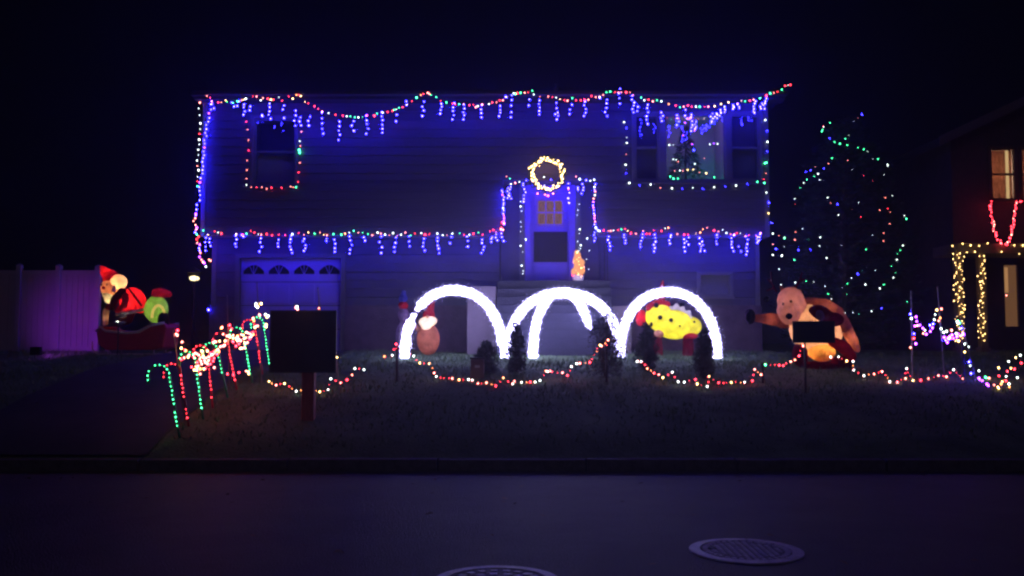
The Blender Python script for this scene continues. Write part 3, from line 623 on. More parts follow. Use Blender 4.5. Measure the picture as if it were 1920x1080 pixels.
# ------------------------------------------------------------------ white light arches
M_hoop = emis('arch_glow', (.50, .47, 1), 14.5); M_halo = emis('arch_halo_speck', (.5, .45, 1), 2.2); M_led = emis('arch_led', (.55, .50, 1), 16)
def arch(cx, w, hpx, ybase, Y, label, thick=.05, rot=0, gaps=(), thin=(), shear=0):
    base = P(cx, ybase, Y); base.z = gz(Y); s = F / Y; a_, h_ = w/2/s, hpx/s
    t = thing('light_arch', label, 'light arch', base, 'glowing white arches on the lawn')
    def pt(q, r=0, off=(0,0)):
        # superellipse hoop with straight feet
        u = math.cos(q); v = math.sin(q)
        x = -a_ * math.copysign(abs(u) ** .93, u) ; z = h_ * abs(v) ** .88
        p = Vector((x * math.cos(rot), x * math.sin(rot), z)); return base + p
    N = 60; path = [pt(PI*k/N) for k in range(N+1)]
    MB().tube(path, .018, 6).build('hoop', mat('white_pvc', (.8,.8,.8), .4), t)
    # length along
    L = [0]
    for p, q in zip(path, path[1:]): L.append(L[-1] + (q-p).length)
    tot = L[-1]; leds = MB(); tin = MB()
    n = int(tot * 520); thk = thick
    for k in range(n):
        s_ = random.random() * tot; fr = s_ / tot
        if any(a <= fr <= b for a, b in gaps): continue
        T = thk * (.45 if any(a <= fr <= b for a, b in thin) else 1)
        j = max(i for i in range(len(L)) if L[i] <= s_ + 1e-9); j = min(j, N-1); f = (s_-L[j])/(L[j+1]-L[j]+1e-9)
        c = path[j].lerp(path[j+1], f); d = (path[j+1]-path[j]).normalized(); o1 = d.orthogonal().normalized(); o2 = d.cross(o1); al = random.uniform(0, 2*PI)
        R = T * random.gauss(1, .13); c = c + (o1*math.cos(al) + o2*math.sin(al)) * R
        z = random.uniform(.004, .009)
        leds.add([c + v*z for v in ICO], ICOF)
    halo = MB()  # dim glowing specks outside the hoop, added to imitate a soft halo
    for k in range(int(tot * 420)):
        s_ = random.random() * tot; fr = s_ / tot
        if any(a <= fr <= b for a, b in gaps): continue
        T = thk * (.45 if any(a <= fr <= b for a, b in thin) else 1)
        j = min(max(i for i in range(len(L)) if L[i] <= s_ + 1e-9), N-1); f = (s_-L[j])/(L[j+1]-L[j]+1e-9)
        c = path[j].lerp(path[j+1], f); d = (path[j+1]-path[j]).normalized(); o1 = d.orthogonal().normalized(); o2 = d.cross(o1); al = random.uniform(0, 2*PI)
        c = c + (o1*math.cos(al) + o2*math.sin(al)) * T * (1 + min(1.2, random.expovariate(4)))
        halo.add([c + Vector(v)*.0062 for v in OCT], [(0,2,4),(2,1,4),(1,3,4),(3,0,4),(2,0,5),(1,2,5),(3,1,5),(0,3,5)])
    halo.build('halo_specks', M_halo, t, kind='stuff')
    # glowing light-rope sleeve inside the bulbs, broken where the rope has gaps
    seg = []; cur = []
    for i, p in enumerate(path):
        fr = L[i]/tot
        if any(a <= fr <= b for a, b in gaps):
            if len(cur) > 1: seg.append(cur)
            cur = []
        else: cur.append((p, thk * (.36 if any(a <= fr <= b for a, b in thin) else .84) * (1 + .05*math.sin(i*1.7) + random.uniform(-.05,.05))))
    if len(cur) > 1: seg.append(cur)
    for sg in seg: tin.tube([q[0] for q in sg], [q[1] for q in sg], 10)
    tin.build('light_sleeve', M_hoop, t, smooth=True); leds.build('led_bulbs', M_led, t, kind='stuff')
    st = MB()
    for q in (path[0], path[-1]): st.tube([q + Vector((0,0,-.12)), q + Vector((0,0,.15))], .012, 5)
    st.build('stake', M_metal, t)
    return t
arch(851, 184, 127, 671, 18.5, 'left white light arch with a broken patch on its left leg', .088, gaps=[(.245, .262)], thin=[(.20, .29), (.93, 1)])
arch(1057, 212, 123, 671, 18.4, 'wide white light arch in the middle, its right end behind a shrub', .086, thin=[(.0, .04)])
arch(1056, 170, 121, 671, 18.75, 'narrower middle arch turned sideways, crossing behind the wide one', .082, rot=math.radians(47))
arch(1254, 182, 124, 669, 18.5, 'right white light arch over the yellow inflatable', .084)

# ------------------------------------------------------------------ shrubs in front of the arches
def shrub(px, ybase, ytop, wpx, label, lobes=1, seed=1, lean=0, m=M_shrub):
    rnd = random.Random(seed); b = G(px, ybase); s = F / b.y; h = (ybase - ytop)/s; w = wpx/2/s
    t = thing('shrub', label, 'shrub', b, 'dark shrubs in front of the arches')
    cen = []
    nl = 13
    for k in range(nl):
        f = k/(nl-1); prof = (.75 + .3*math.sin(f*PI*1.1)) * (1-max(0, f-.35)*.75) 
        for q in range(3 if f < .8 else 1):
            a = rnd.uniform(0, 2*PI); rr = w*prof*.42
            cen.append((b + Vector((rr*math.cos(a) + lean*f, rr*math.sin(a), h*(.08+f*.86))), w*prof*.62))
    fo = MB()
    for c, R in cen:
        for _ in range(70):
            d = Vector((rnd.gauss(0,1), rnd.gauss(0,1), rnd.gauss(0,1))).normalized(); p = c + d*R*rnd.uniform(.55, 1.05)
            d2 = (d + Vector((rnd.gauss(0,.5), rnd.gauss(0,.5), .35+rnd.gauss(0,.4)))).normalized()*rnd.uniform(.035,.07); w2 = d2.orthogonal().normalized()*.016
            fo.add([p-w2, p+d2*.5-w2*.2, p+d2, p+w2], [(0,1,2,3)])
    fo.build('foliage', m, t, kind='stuff')
    st = MB()
    for k in range(4):
        a = rnd.uniform(0,2*PI); st.tube([b+Vector((0,0,-.03)), b+Vector((.3*w*math.cos(a), .3*w*math.sin(a), h*.4)), b+Vector((.5*w*math.cos(a)+lean*.8, .5*w*math.sin(a), h*.8))], [.018,.012,.005], 5)
    st.build('stem', M_bark, t)
    return t
shrub(912, 703, 642, 46, 'low broad dark shrub at the foot of the left arch', seed=2)
shrub(968, 701, 604, 40, 'upright dark shrub between the left and middle arches', seed=3)
shrub(1136, 708, 584, 84, 'tallest dark shrub, in front of the right end of the wide arch', seed=4)
shrub(1212, 694, 606, 46, 'dark shrub inside the left leg of the right arch', seed=5)
shrub(1322, 706, 616, 44, 'dark shrub inside the right leg of the right arch', seed=6)
# spotlight box on the lawn
q = G(893, 712)
bx = thing('utility_box', 'dark box standing on the lawn left of the low shrub', 'box', q)
MB().box(q.x-.09, q.x+.13, q.y-.1, q.y+.14, q.z-.03, q.z+.34).build('case', mat('box_paint', (.10,.055,.075), .6, noise=.15), bx, bevel=.015)
MB().box(q.x-.105, q.x+.145, q.y-.115, q.y+.155, q.z+.341, q.z+.37).build('lid', M_black, bx, bevel=.008)
MB().box(q.x-.02, q.x+.06, q.y-.112, q.y-.1005, q.z+.2, q.z+.24).build('latch', M_metal, bx)

# ------------------------------------------------------------------ candy canes along the drive
M_cr = mat('clear_tube_red', (.5, .03, .06), .3); M_cg = mat('clear_tube_green', (.03, .35, .14), .3)
canes = [(337,822,318,697,'G','nearest green candy cane light, hook facing left'), (354,800,338,690,'R','short red candy cane light just behind the nearest green one'),
 (381,786,366,668,'G','second green candy cane light from the street'), (399,766,390,655,'R','second red candy cane light from the street, below the bulb cluster'),
 (427,746,408,650,'G','dimmer green candy cane light between two red ones'), (444,731,426,630,'R','third red candy cane light, under the middle bulb peak'),
 (473,718,456,620,'G','green candy cane light left of the last red one'), (492,702,478,605,'R','red candy cane light second from the sign'),
 (507,698,494,600,'G','green candy cane light closest to the dark sign')]
for i, (bx_, by, tx, ty, c, lab) in enumerate(canes):
    b = G(bx_, by); Y = b.y; tp = P(tx, ty + 6, Y)
    t = thing('candy_cane_light', lab, 'candy cane light', b, 'candy cane lights along the driveway')
    up_ = tp - b; hk = .105 if i else .135; path = [b + up_*(k/12) for k in range(13)]
    side = Vector((-1, -.15, 0)).normalized(); n = 8
    for k in range(1, n+2): 
        a = PI*k/n; path.append(tp + side*(hk*(1-math.cos(a))) + Vector((0,0, hk*1.0*math.sin(a))))
    path.append(path[-1] + Vector((-.012, 0, -.07)))
    MB().tube(path, .017, 8).build('tube', M_cg if c == 'G' else M_cr, t, smooth=True)
    L = [0]
    for p, q in zip(path, path[1:]): L.append(L[-1]+(q-p).length)
    bl = []; s_ = .16 if i != 1 else .12
    while s_ < L[-1]:
        j = max(k for k in range(len(L)) if L[k] <= s_); f = (s_-L[j])/(L[j+1]-L[j]); p = path[j].lerp(path[j+1], f)
        if random.random() > .06 and not (i == 4 and s_ < .45 and random.random() < .7): bl.append((p + Vector((random.uniform(-.005,.005), -.014, 0)), c, random.uniform(.6, .95)))
        s_ += .058
    lights(None, bl, root=t, r=.0095)
    MB().tube([b + Vector((0,0,-.15)), b + Vector((0,0,.12))], .006, 5).build('stake', M_metal, t)

# tangled red and warm garland draped above the canes
def zz6(L): return [(260 + x/3.724, 540 + y/3.724) for x, y in L]
ga = zz6([(272,297),(262,322),(270,330),(303,377),(298,420),(322,432),(330,437),(298,497),(350,470),(345,482),(318,487)])
lights('string of warm bulbs coming down from the leftmost stake', seq(ga, 12.6, list('KYYYKOR'), .03, 1.05), [pts(ga, 12.6)], group='garlands above the candy canes')
gb = zz6([(395,455),(440,440),(420,470),(385,480),(408,460),(432,487),(435,512),(455,497),(470,490),(480,440),(500,455),(490,480),(515,465),(525,445),(540,440),(555,430),(548,462),(560,445),(465,520),(480,530),(440,530),(415,545),(400,570),(408,562),(415,575),(430,565),(465,562),(455,565),(478,520),(500,495),(430,600),(388,572),(370,552),(402,548),(500,530),(460,510),(425,500),(520,380),(530,375),(526,490),(528,555),(570,410),(600,400),(590,405),(575,408),(610,370),(450,480),(445,455),(505,470),(530,455),(410,520),(520,510),(487,505)])
lights('dense tangle of red and warm bulbs above the second green cane', seq(gb, 12.9, list('RKRYKROK'), .12, 1.1), [pts(sorted(gb), 12.9)], group='garlands above the candy canes')
gc = zz6([(583,275),(635,260),(648,285),(590,323),(625,335),(632,333),(615,335),(605,370),(660,350),(660,375),(655,372),(680,350),(690,345),(685,358),(700,360),(680,405),(660,330),(640,340),(577,280),(540,375),(565,372),(690,370),(712,370)])
lights('peak of warm bulbs hung on the middle stake above the canes', seq(gc, 13.8, list('KYKROK'), .05, 1.1), [pts(gc, 13.8)], group='garlands above the candy canes')
gd_ = zz6([(715,325),(740,350),(745,385),(735,355),(700,390),(725,420),(740,415),(710,422),(750,310),(765,315),(780,320),(797,310),(800,325),(790,330),(820,265),(812,275),(805,230),(800,210),(830,265),(775,355),(755,310),(750,345),(740,385),(715,365),(772,345),(716,420),(690,335),(695,340),(730,330),(760,380),(785,340)])
lights('swag of red and pink bulbs between the middle and right stakes', seq(gd_, 14.6, list('KRKOKYR'), .06, 1.1), [pts(gd_, 14.6)], group='garlands above the candy canes')
ge = zz6([(820,110),(855,110),(818,125),(830,135),(840,185),(885,185),(895,205),(885,190),(890,255),(885,265),(890,270),(800,215),(833,130),(905,195),(845,190)])
lights('topmost warm bulbs crowning the tall stake by the dark sign', seq(ge, 15.3, list('KYYKWK'), .04, 1.2), [pts(ge, 15.3)], group='garlands above the candy canes')
gf = zz6([(620,600),(660,605),(700,590),(765,585),(768,600),(750,580)])
lights('short red string low between the rear candy canes', seq(gf, 14.3, 'RRRYYK', .02, .95), [pts(sorted(gf), 14.3)], group='garlands above the candy canes')
# thin stakes
def stake(px0, y0, px1, y1, Y, label, wrapped=None):
    a, b = P(px0, y0, Y), P(px1, y1, Y); bt = a + (b-a)*1.0; g_ = gz(Y) 
    if bt.z > g_: d = (b-a).normalized(); bt = b + d*((b.z-g_)/max(.2,-d.z)) if d.z < 0 else b
    t = thing('garden_stake', label, 'stake', Vector((bt.x, Y, g_)), 'thin stakes that carry the strings')
    MB().tube([bt + Vector((0,0,-.1)), a], .009, 6).build('rod', M_metal, t)
    MB().ell(a, .014, 8, 5).build('tip', M_trim, t)
stake(325, 617, 338, 710, 12.6, 'thin stake at the left end of the cane row')
stake(426, 552, 430, 700, 13.8, 'thin stake rising above the middle bulb peak')
stake(482, 531, 490, 690, 15.3, 'tallest thin stake, by the topmost warm bulbs')
stake(596, 540, 603, 600, 15.8, 'thin pale stake standing behind the dark sign')
stake(624, 602, 632, 672, 14.9, 'thin stake beside the right edge of the large sign')
lights('small pale bulb cluster on top of the large dark sign', [(P(555,577,12.6),'K',1.1),(P(557,575,12.6),'W',1.1),(P(558,580,12.6),'K',.9)], [[P(553,583,12.6),P(557,577,12.6)]])
lights('tiny white bulb on the thin stake beside the large sign', [(P(632,670,14.8),'Y',.9), (P(598,578,15.7),'K',.9)], [[P(632,670,14.8),P(630,650,14.8)]])

# ------------------------------------------------------------------ signs
sp = G(576, 788); YS = sp.y
r = rectpx(508, 584, 630, 697, YS)
sg = thing('yard_sign', 'large dark blank sign board on a reddish wooden post', 'sign', sp)
MB().box(r[0], r[1], YS-.03, YS, r[2], r[3]).build('sign_board', M_board, sg, bevel=.006)
m = MB(); fw = .014
m.box(r[0]-fw, r[1]+fw, YS-.036, YS+.006, r[3]+.001, r[3]+fw); m.box(r[0]-fw, r[1]+fw, YS-.036, YS+.006, r[2]-fw, r[2]-.001); m.box(r[0]-fw, r[0]-.001, YS-.036, YS+.006, r[2], r[3]); m.box(r[1]+.001, r[1]+fw, YS-.036, YS+.006, r[2], r[3])
m.build('sign_frame', M_board, sg)
MB().box(sp.x-.085, sp.x+.085, YS+.007, YS+.16, sp.z-.2, r[3]-.1).build('post', M_wood, sg, bevel=.01)
sp = G(1511, 738); YS2 = sp.y; r = rectpx(1486, 602, 1565, 643, YS2)
sg = thing('yard_sign', 'small black sign on a thin post in front of the reindeer', 'sign', sp)
MB().box(r[0], r[1], YS2-.012, YS2, r[2], r[3]).build('sign_board', M_board, sg, bevel=.004)
MB().box(sp.x-.013, sp.x+.013, YS2+.001, YS2+.025, sp.z-.1, r[3]-.02).build('post', M_black, sg)

# ------------------------------------------------------------------ low swags on posts across the lawn
def post(px, yt, Y, label):
    a = P(px, yt, Y); b = Vector((a.x, Y, gz(Y)-.05))
    t = thing('garden_post', label, 'post', Vector((a.x, Y, gz(Y))), 'short posts along the lawn')
    MB().tube([b, a], .022, 8).build('shaft', M_black, t); MB().ell(a, (.03,.03,.02), 10, 6).build('cap', M_black, t)
YP = 15.2
def glow_fill(L, Y):  # small dim bulbs added in between to imitate red glow along the wire
    return [(PS(x, y, Y), random.choice('RRRO'), random.uniform(.3, .6)) for x, y in along(L, 7.5, Y, 1.6)]
post(745, 652, YP, 'short dark post left of the left arch'); post(1137, 656, YP, 'short dark post by the tallest shrub')
post(1430, 682, YP, 'short dark post between right arch and reindeer'); post(1805, 640, YP, 'short dark post below the purple bulbs')
SW = ['R','K','W','Y','R','K']
s1 = zz6([(910,652),(960,678),(1018,667),(1100,720),(1207,712),(1265,725),(1322,710),(1342,634),(1410,662),(1455,641),(1490,607),(1510,562),(1573,570)])
lights('red and white bulbs hanging in a swag behind the sign post', seq(s1, 14.6, 'YKYWRYWWKRKWW', .02, .95) + glow_fill(s1, 14.6), [pts(s1, 14.6)], group='swags of bulbs across the lawn')
z7 = lambda L: [(700 + x/3.856, 460 + y/3.856) for x, y in L]
s2 = z7([(80,803),(137,795),(165,715),(168,745),(292,800),(336,850),(404,855),(440,923),(455,948),(571,962),(620,972),(688,970),(715,975),(757,998),(818,993),(886,1016),(940,958),(1008,1002),(1020,983),(1072,990),(1135,988),(1170,988),(1205,977),(1250,910),(1280,910),(1262,912),(1367,921),(1403,941),(1432,877),(1470,855),(1492,853),(1565,846),(1640,722),(1650,728),(1697,685),(1688,757)])
lights('long swag of red and white bulbs below the left and middle arches', seq(s2, YP, 'OWRRWYYKWKYWWKKRYWKWRWWKKWKRWWKRYKKRK', .02, 1.0) + glow_fill(s2, YP), [pts(s2, YP)], group='swags of bulbs across the lawn')
z8 = lambda L: [(1130 + x/3.368, 480 + y/3.368) for x, y in L]
s3 = z8([(218,666),(243,667),(282,711),(325,740),(355,749),(380,768),(440,734),(477,794),(515,796),(585,780),(597,808),(660,824),(672,761),(733,800),(812,798),(896,797),(945,788),(1001,749),(960,716),(1028,687),(1114,690),(1141,692),(1188,667),(1214,656),(1240,631),(1266,570),(1266,566)])
lights('swag of red and white bulbs below the right arch', seq(s3, YP, 'WWKRKYWWWRYWYRYWRKKGRRKKRKK', .02, 1.0) + glow_fill(sorted(s3), YP), [pts(s3, YP)], group='swags of bulbs across the lawn')
s4 = z8([(1440,638),(1490,637),(1541,663),(1581,665),(1586,720),(1650,756),(1714,745),(1765,730),(1813,794),(1862,797)]) + [(1640+x/3.375, 440+y/3.375) for x, y in [(95,931),(145,933),(195,910),(242,922),(292,921),(341,912),(404,892),(455,899),(500,855),(559,911),(203,848),(45,866)]]
s4s = sorted(s4)
lights('swag of bulbs from the reindeer toward the neighbour', seq(s4s, YP, list('RKWRKWY'), .02, 1.0) + glow_fill(s4s, YP), [pts(s4s, YP)], group='swags of bulbs across the lawn')
z11 = lambda L: [(1640+x/3.375, 440+y/3.375) for x, y in L]
s5 = z11([(226,502),(232,530),(262,520),(266,548),(285,572),(270,575),(255,578),(305,592),(318,605),(327,630),(308,625),(352,612),(350,573),(370,565),(365,590),(378,538),(383,506),(393,477),(405,545),(415,527),(422,470),(250,627),(248,656),(260,690),(227,714)])
lights('purple and blue bulbs zigzagging between two thin stakes', seq(s5, YP, 'BWPPPKPPWPKPBBPWWYKOKBRPKWY', .04, 1.1), [pts(s5, YP)], group='tangled bulbs on the right')
s6 = z11([(420,595),(437,618),(455,612),(440,650),(463,655),(450,668),(460,682),(490,635),(487,605),(498,655),(515,625),(527,630),(547,637),(550,592),(531,673),(562,630),(470,660),(475,645),(480,655),(522,550),(535,560),(528,548),(529,560),(520,645)])
lights('dense pink and purple bulb cluster beside the wrapped columns', seq(s6, YP, 'WWWPPBPPKPWPKBYPBPPWGGWP', .05, 1.15), [pts(s6, YP)], group='tangled bulbs on the right')
s7 = z11([(570,692),(592,710),(570,742),(597,805),(605,830),(660,862),(610,878),(700,902),(705,905),(725,908),(660,908),(665,915),(680,925),(710,945),(720,955),(755,952),(785,972),(780,965),(800,945),(808,930),(830,925),(852,963),(850,945),(832,897),(840,865),(787,893),(785,843),(848,803),(862,845),(885,850),(893,778),(922,763),(928,812),(903,905)])
lights('multicoloured bulbs dipping in a V at the right edge of lawn', seq(s7, YP, 'WWYBWWBGGKPPPPPKYYOYROWWRRYWYRYWRW', .03, 1.0), [pts(s7, YP)], group='tangled bulbs on the right')
stake(1708, 545, 1709, 600, YP, 'thin stake left of the purple zigzag bulbs'); stake(1758, 538, 1770, 690, YP, 'thin leaning stake right of the purple zigzag bulbs')
stake(1802, 600, 1826, 690, YP, 'thin leaning stake under the pink bulb cluster')

# ------------------------------------------------------------------ the decorated conifer on the right
tc = P(1585, 640, 19.6); tc.z = gz(19.6); TH = P(1600, 212, 19.6).z - tc.z
tr = thing('conifer_tree', 'tall dark conifer right of the house dotted with coloured bulbs', 'tree', tc)
def crad(f): return 1.42 * (math.sin(min(1, (1-f)*1.25)*PI/2) ** .8) * (.75 + .25*min(1, f/.15)) if f < 1 else 0
m = MB(); tk = MB(); tk.tube([tc + Vector((0,0,-.1)), tc + Vector((.02,0,TH*.5)), tc + Vector((.12,0,TH*.97))], [.14,.09,.015], 8)
for k in range(150):
    f = .04 + .94*(k/150)**.9; a = k*2.399; R = crad(f)*random.uniform(.82, 1.08); c0 = tc + Vector((.12*f, 0, TH*f)); tip = c0 + Vector((R*math.cos(a), R*math.sin(a), R*.12 - .1))
    tk.tube([c0, c0.lerp(tip, .5) + Vector((0,0,.03)), tip], [.02,.012,.004], 4)
    for _ in range(int(30 + 75*R)):
        u = random.random()**.6; p = c0.lerp(tip, u) + Vector((random.gauss(0,.09), random.gauss(0,.09), random.gauss(0,.06)))
        d = (Vector((math.cos(a), math.sin(a), .1)) + Vector((random.gauss(0,.5), random.gauss(0,.5), random.gauss(0,.4)))).normalized()*random.uniform(.08,.16); w = d.orthogonal().normalized()*.014
        m.add([p-w, p+w, p+d], [(0,1,2)])
m.build('crown', M_conif, tr, kind='stuff'); tk.build('trunk', M_bark, tr)
z9 = [(260,82,'G',1),(225,98,'R',.7),(228,102,'W',.8),(218,125,'G',1.3),(222,118,'G',1.1),(258,160,'B',.6),(283,179,'G',1.1),(310,188,'G',1.2),(338,163,'G',1),(347,195,'G',.9),(380,73,'W',1),(398,55,'K',.4),(422,40,'B',.9),(355,145,'W',.4),(402,207,'G',.8),(431,217,'W',1.2),(450,225,'W',.7),(476,266,'W',.4),(503,265,'W',1.2),(551,293,'W',1.3),(552,299,'W',.8),(270,261,'W',.9),(252,287,'K',.7),(349,272,'K',.6),(230,313,'B',.6),(185,305,'K',.5),(162,321,'B',.8),(137,330,'B',.6),(200,340,'W',1.2),(180,353,'G',.7),(143,369,'G',1),(208,371,'W',.8),(127,386,'W',1),(108,410,'W',.8),(370,318,'W',.5),(533,344,'W',.5),(430,350,'R',.5),(476,375,'R',.4),(82,466,'W',.9),(82,494,'R',.4),(248,460,'W',1.1),(262,488,'K',.5),(298,494,'B',.8),(303,548,'W',.9),(405,486,'W',.5),(370,526,'K',.3),(540,461,'K',1),(576,452,'W',.8),(512,524,'K',.8),(552,516,'R',.6),(566,534,'K',.6),(416,558,'R',.6),(562,593,'K',.7),(637,552,'W',.7),(646,568,'W',1.3),(121,618,'W',.6),(86,635,'K',.8),(30,666,'W',1.3),(82,674,'K',1.1),(211,662,'W',1.1),(147,672,'W',.3),(207,705,'W',.8),(475,650,'W',.9),(532,640,'K',.8),(531,680,'K',.8),(318,703,'W',.3),(100,726,'B',1),(162,724,'B',.5),(28,710,'W',.5),(442,723,'W',.8),(629,703,'W',1.1),(616,727,'G',1),(600,745,'G',.6),(598,774,'W',1.1),(15,756,'W',1.2),(79,776,'W',1.1),(243,766,'W',1.1),(570,807,'G',.6),(590,840,'G',.4),(581,865,'W',1),(400,846,'B',.7),(418,832,'W',.3),(369,867,'W',.9),(489,830,'W',.5),(348,896,'W',.7),(322,918,'W',.4),(439,901,'W',1.3),(532,901,'G',1),(512,920,'W',1.2),(84,890,'W',1.1),(139,884,'W',.9),(178,887,'W',.5),(235,909,'W',.7),(250,948,'W',1),(267,973,'W',.7),(12,902,'W',1.2),(345,950,'W',.4),(336,1045,'W',1.1),(376,1043,'W',.6),(404,1050,'W',.5),(470,1036,'W',.9),(520,1020,'B',.6),(650,987,'W',.7),(2,822,'W',.8)]
TL = []
for x, y, c, s in z9:
    px, py = 1460 + x/2.7, 200 + y/2.7
    p = P(px, py, 19.6); f = min(.98, max(.02, (p.z-tc.z)/TH)); R = crad(f); dx = p.x - (tc.x + .12*f)
    dy = math.sqrt(max(0, R*R - dx*dx)) + .06
    TL.append((P(px, py, 19.6 - dy), c, s))
order = sorted(TL, key=lambda q: -q[0].z)
lights('sparse green, white and red bulbs scattered over the tall conifer', [(a, ('G' if (c == 'W' and k % 3 == 0) else c), q*.66) for k, (a, c, q) in enumerate(TL)], [[q[0] + Vector((0,.03,0)) for q in order[i::6]] for i in range(6)], r=.0125, wr=.002)

# ------------------------------------------------------------------ left: fence, post lamp
fe = thing('vinyl_fence', 'pale vinyl panel fence at the left edge, lit violet', 'fence', P(90, 660, 20.6))
for i, px in enumerate((-60, 34, 108, 182)):
    x = P(px, 600, 20.6).x; m = MB().box(x-.055, x+.055, 20.54, 20.66, gz(20.6)-.05, P(px, 497+i*1, 20.6).z); m.build('post', M_vinyl, fe, bevel=.006)
    zt_ = P(px, 497+i, 20.6).z
    MB().add([(x-.07,20.53,zt_),(x+.07,20.53,zt_),(x+.07,20.67,zt_),(x-.07,20.67,zt_),(x,20.6,zt_+.05)], [(0,1,4),(1,2,4),(2,3,4),(3,0,4),(0,3,2,1)]).build('post_cap', M_vinyl, fe)
for a, b_ in ((-60, 34), (34, 108), (108, 182)):
    x0, x1 = P(a, 600, 20.6).x+.06, P(b_, 600, 20.6).x-.06; zb, zt_ = gz(20.6)+.03, P(a, 507, 20.6).z
    MB().box(x0, x1, 20.57, 20.63, zt_-.1, zt_).build('rail', M_vinyl, fe); MB().box(x0, x1, 20.57, 20.63, zb, zb+.1).build('rail', M_vinyl, fe)
    n = 6; w = (x1-x0)/n
    for k in range(n): MB().box(x0+k*w+.003, x0+(k+1)*w-.003, 20.588, 20.612, zb+.1, zt_-.1).build('plank', M_vinyl, fe)
lp = P(364, 521, 21.6); 
pl = thing('post_lantern', 'dark post lantern with a small warm glow left of the house', 'lantern', Vector((lp.x, 21.6, gz(21.6))))
MB().tube([(lp.x, 21.6, gz(21.6)-.1), (lp.x, 21.6, lp.z-.09)], [.045, .03], 10).build('pole', M_black, pl)
m = MB(); 
for a in range(4): m.tube([lp + Vector((.10*math.cos(a*PI/2+.78), .10*math.sin(a*PI/2+.78), -.09)), lp + Vector((.14*math.cos(a*PI/2+.78), .14*math.sin(a*PI/2+.78), .12))], .008, 4)
m.lathe(lp+Vector((0,0,.12)), [(.18,0),(.12,.06),(.02,.12),(.001,.13)], 12); m.lathe(lp+Vector((0,0,-.10)), [(.001,0),(.1,0),(.1,.02),(.001,.02)], 12); m.build('cage', M_black, pl)
MB().ell(lp+Vector((0,0,-.01)), (.115,.115,.055)).build('lamp_globe', emis('lantern_glow', (1,.80,.45), 3.2), pl, smooth=True)
vf = thing('floodlight', 'added black floodlight on the grass that washes the fence violet', 'floodlight', Vector((P(70, 655, 18.3).x, 18.3, gz(18.3))))
fc = Vector((P(70, 655, 18.3).x, 18.3, gz(18.3)+.16))  # unseen fixture, added as a source for the violet on the fence
MB().box(fc.x-.1, fc.x+.1, 18.2, 18.3, fc.z-.08, fc.z+.08).build('case', M_black, vf, bevel=.01); MB().box(fc.x-.09, fc.x+.09, 18.301, 18.308, fc.z-.07, fc.z+.07).build('lens', emis('added_violet_lens', (.3,.03,1), 6), vf)
MB().tube([fc+Vector((0,-.05,-.28)), fc+Vector((0,-.05,-.07))], .012, 6).build('stake', M_metal, vf)
vl = bpy.data.lights.new('added_violet_lamp', 'SPOT'); vl.energy = 95; vl.color = (.34, .035, .9); vl.spot_size = math.radians(66); vl.spot_blend = .8; vl.shadow_soft_size = .05
vo = bpy.data.objects.new('added_violet_lamp', vl); COL.objects.link(vo); vo.location = fc + Vector((0, .03, 0)); vo.rotation_euler = (math.radians(104), 0, math.radians(5)); vo.parent = vf; vo.matrix_parent_inverse = inv(vf)

# ------------------------------------------------------------------ inflatables
FR = fabric('red_nylon', (.72, .03, .05)); FW = fabric('cream_nylon', (.85, .62, .42)); FWh = fabric('white_nylon', (.85, .80, .75)); FB = fabric('brown_nylon', (.62, .27, .17)); FT = fabric('tan_nylon', (.80, .42, .25))
FD = fabric('black_nylon', (.015, .012, .02)); FG = fabric('green_nylon', (.38, .62, .16)); FY = fabric('yellow_nylon', (.88, .80, .06)); FDR = fabric('maroon_nylon', (.22, .01, .03)); FGo = fabric('gold_nylon', (.9, .75, .15))
FP = fabric('purple_grey_nylon', (.35, .22, .40))
def B(specs, Y, name, m, par, vox=.03, sm=3):
    """specs: (px, py, rx px, rz px, dy m, ry m, tilt deg)"""
    s = F / Y; mb = MB()
    from mathutils import Euler
    for sp_ in specs:
        px, py, rx, rz_ = sp_[:4]; dy = sp_[4] if len(sp_) > 4 else 0; ry = sp_[5] if len(sp_) > 5 else min(rx, rz_)/s; tl_ = sp_[6] if len(sp_) > 6 else 0
        mb.ell(P(px, py, Y) + Vector((0, dy, 0)), (rx/s, ry, rz_/s), 16, 10, Euler((0, math.radians(tl_), 0)))
    return remesh(mb.build(name, m, par), vox, sm)
def chain(L, Y, name, m, par, vox=.03, sm=3, dy=0):
    """limb through (px, py, radius px, depth offset m)"""
    s = F / Y; pp = []; rr_ = []
    for a, b in zip(L, L[1:]):
        for k in range(6):
            f = k/6; pp.append(P(a[0]+(b[0]-a[0])*f, a[1]+(b[1]-a[1])*f, Y) + Vector((0, a[3]+(b[3]-a[3])*f, 0))); rr_.append((a[2]+(b[2]-a[2])*f)/s)
    q = L[-1]; pp.append(P(q[0], q[1], Y) + Vector((0, q[3], 0))); rr_.append(q[2]/s)
    mb = MB().tube(pp, rr_, 12); mb.ell(pp[0], rr_[0]); mb.ell(pp[-1], rr_[-1])
    return remesh(mb.build(name, m, par), vox, sm)

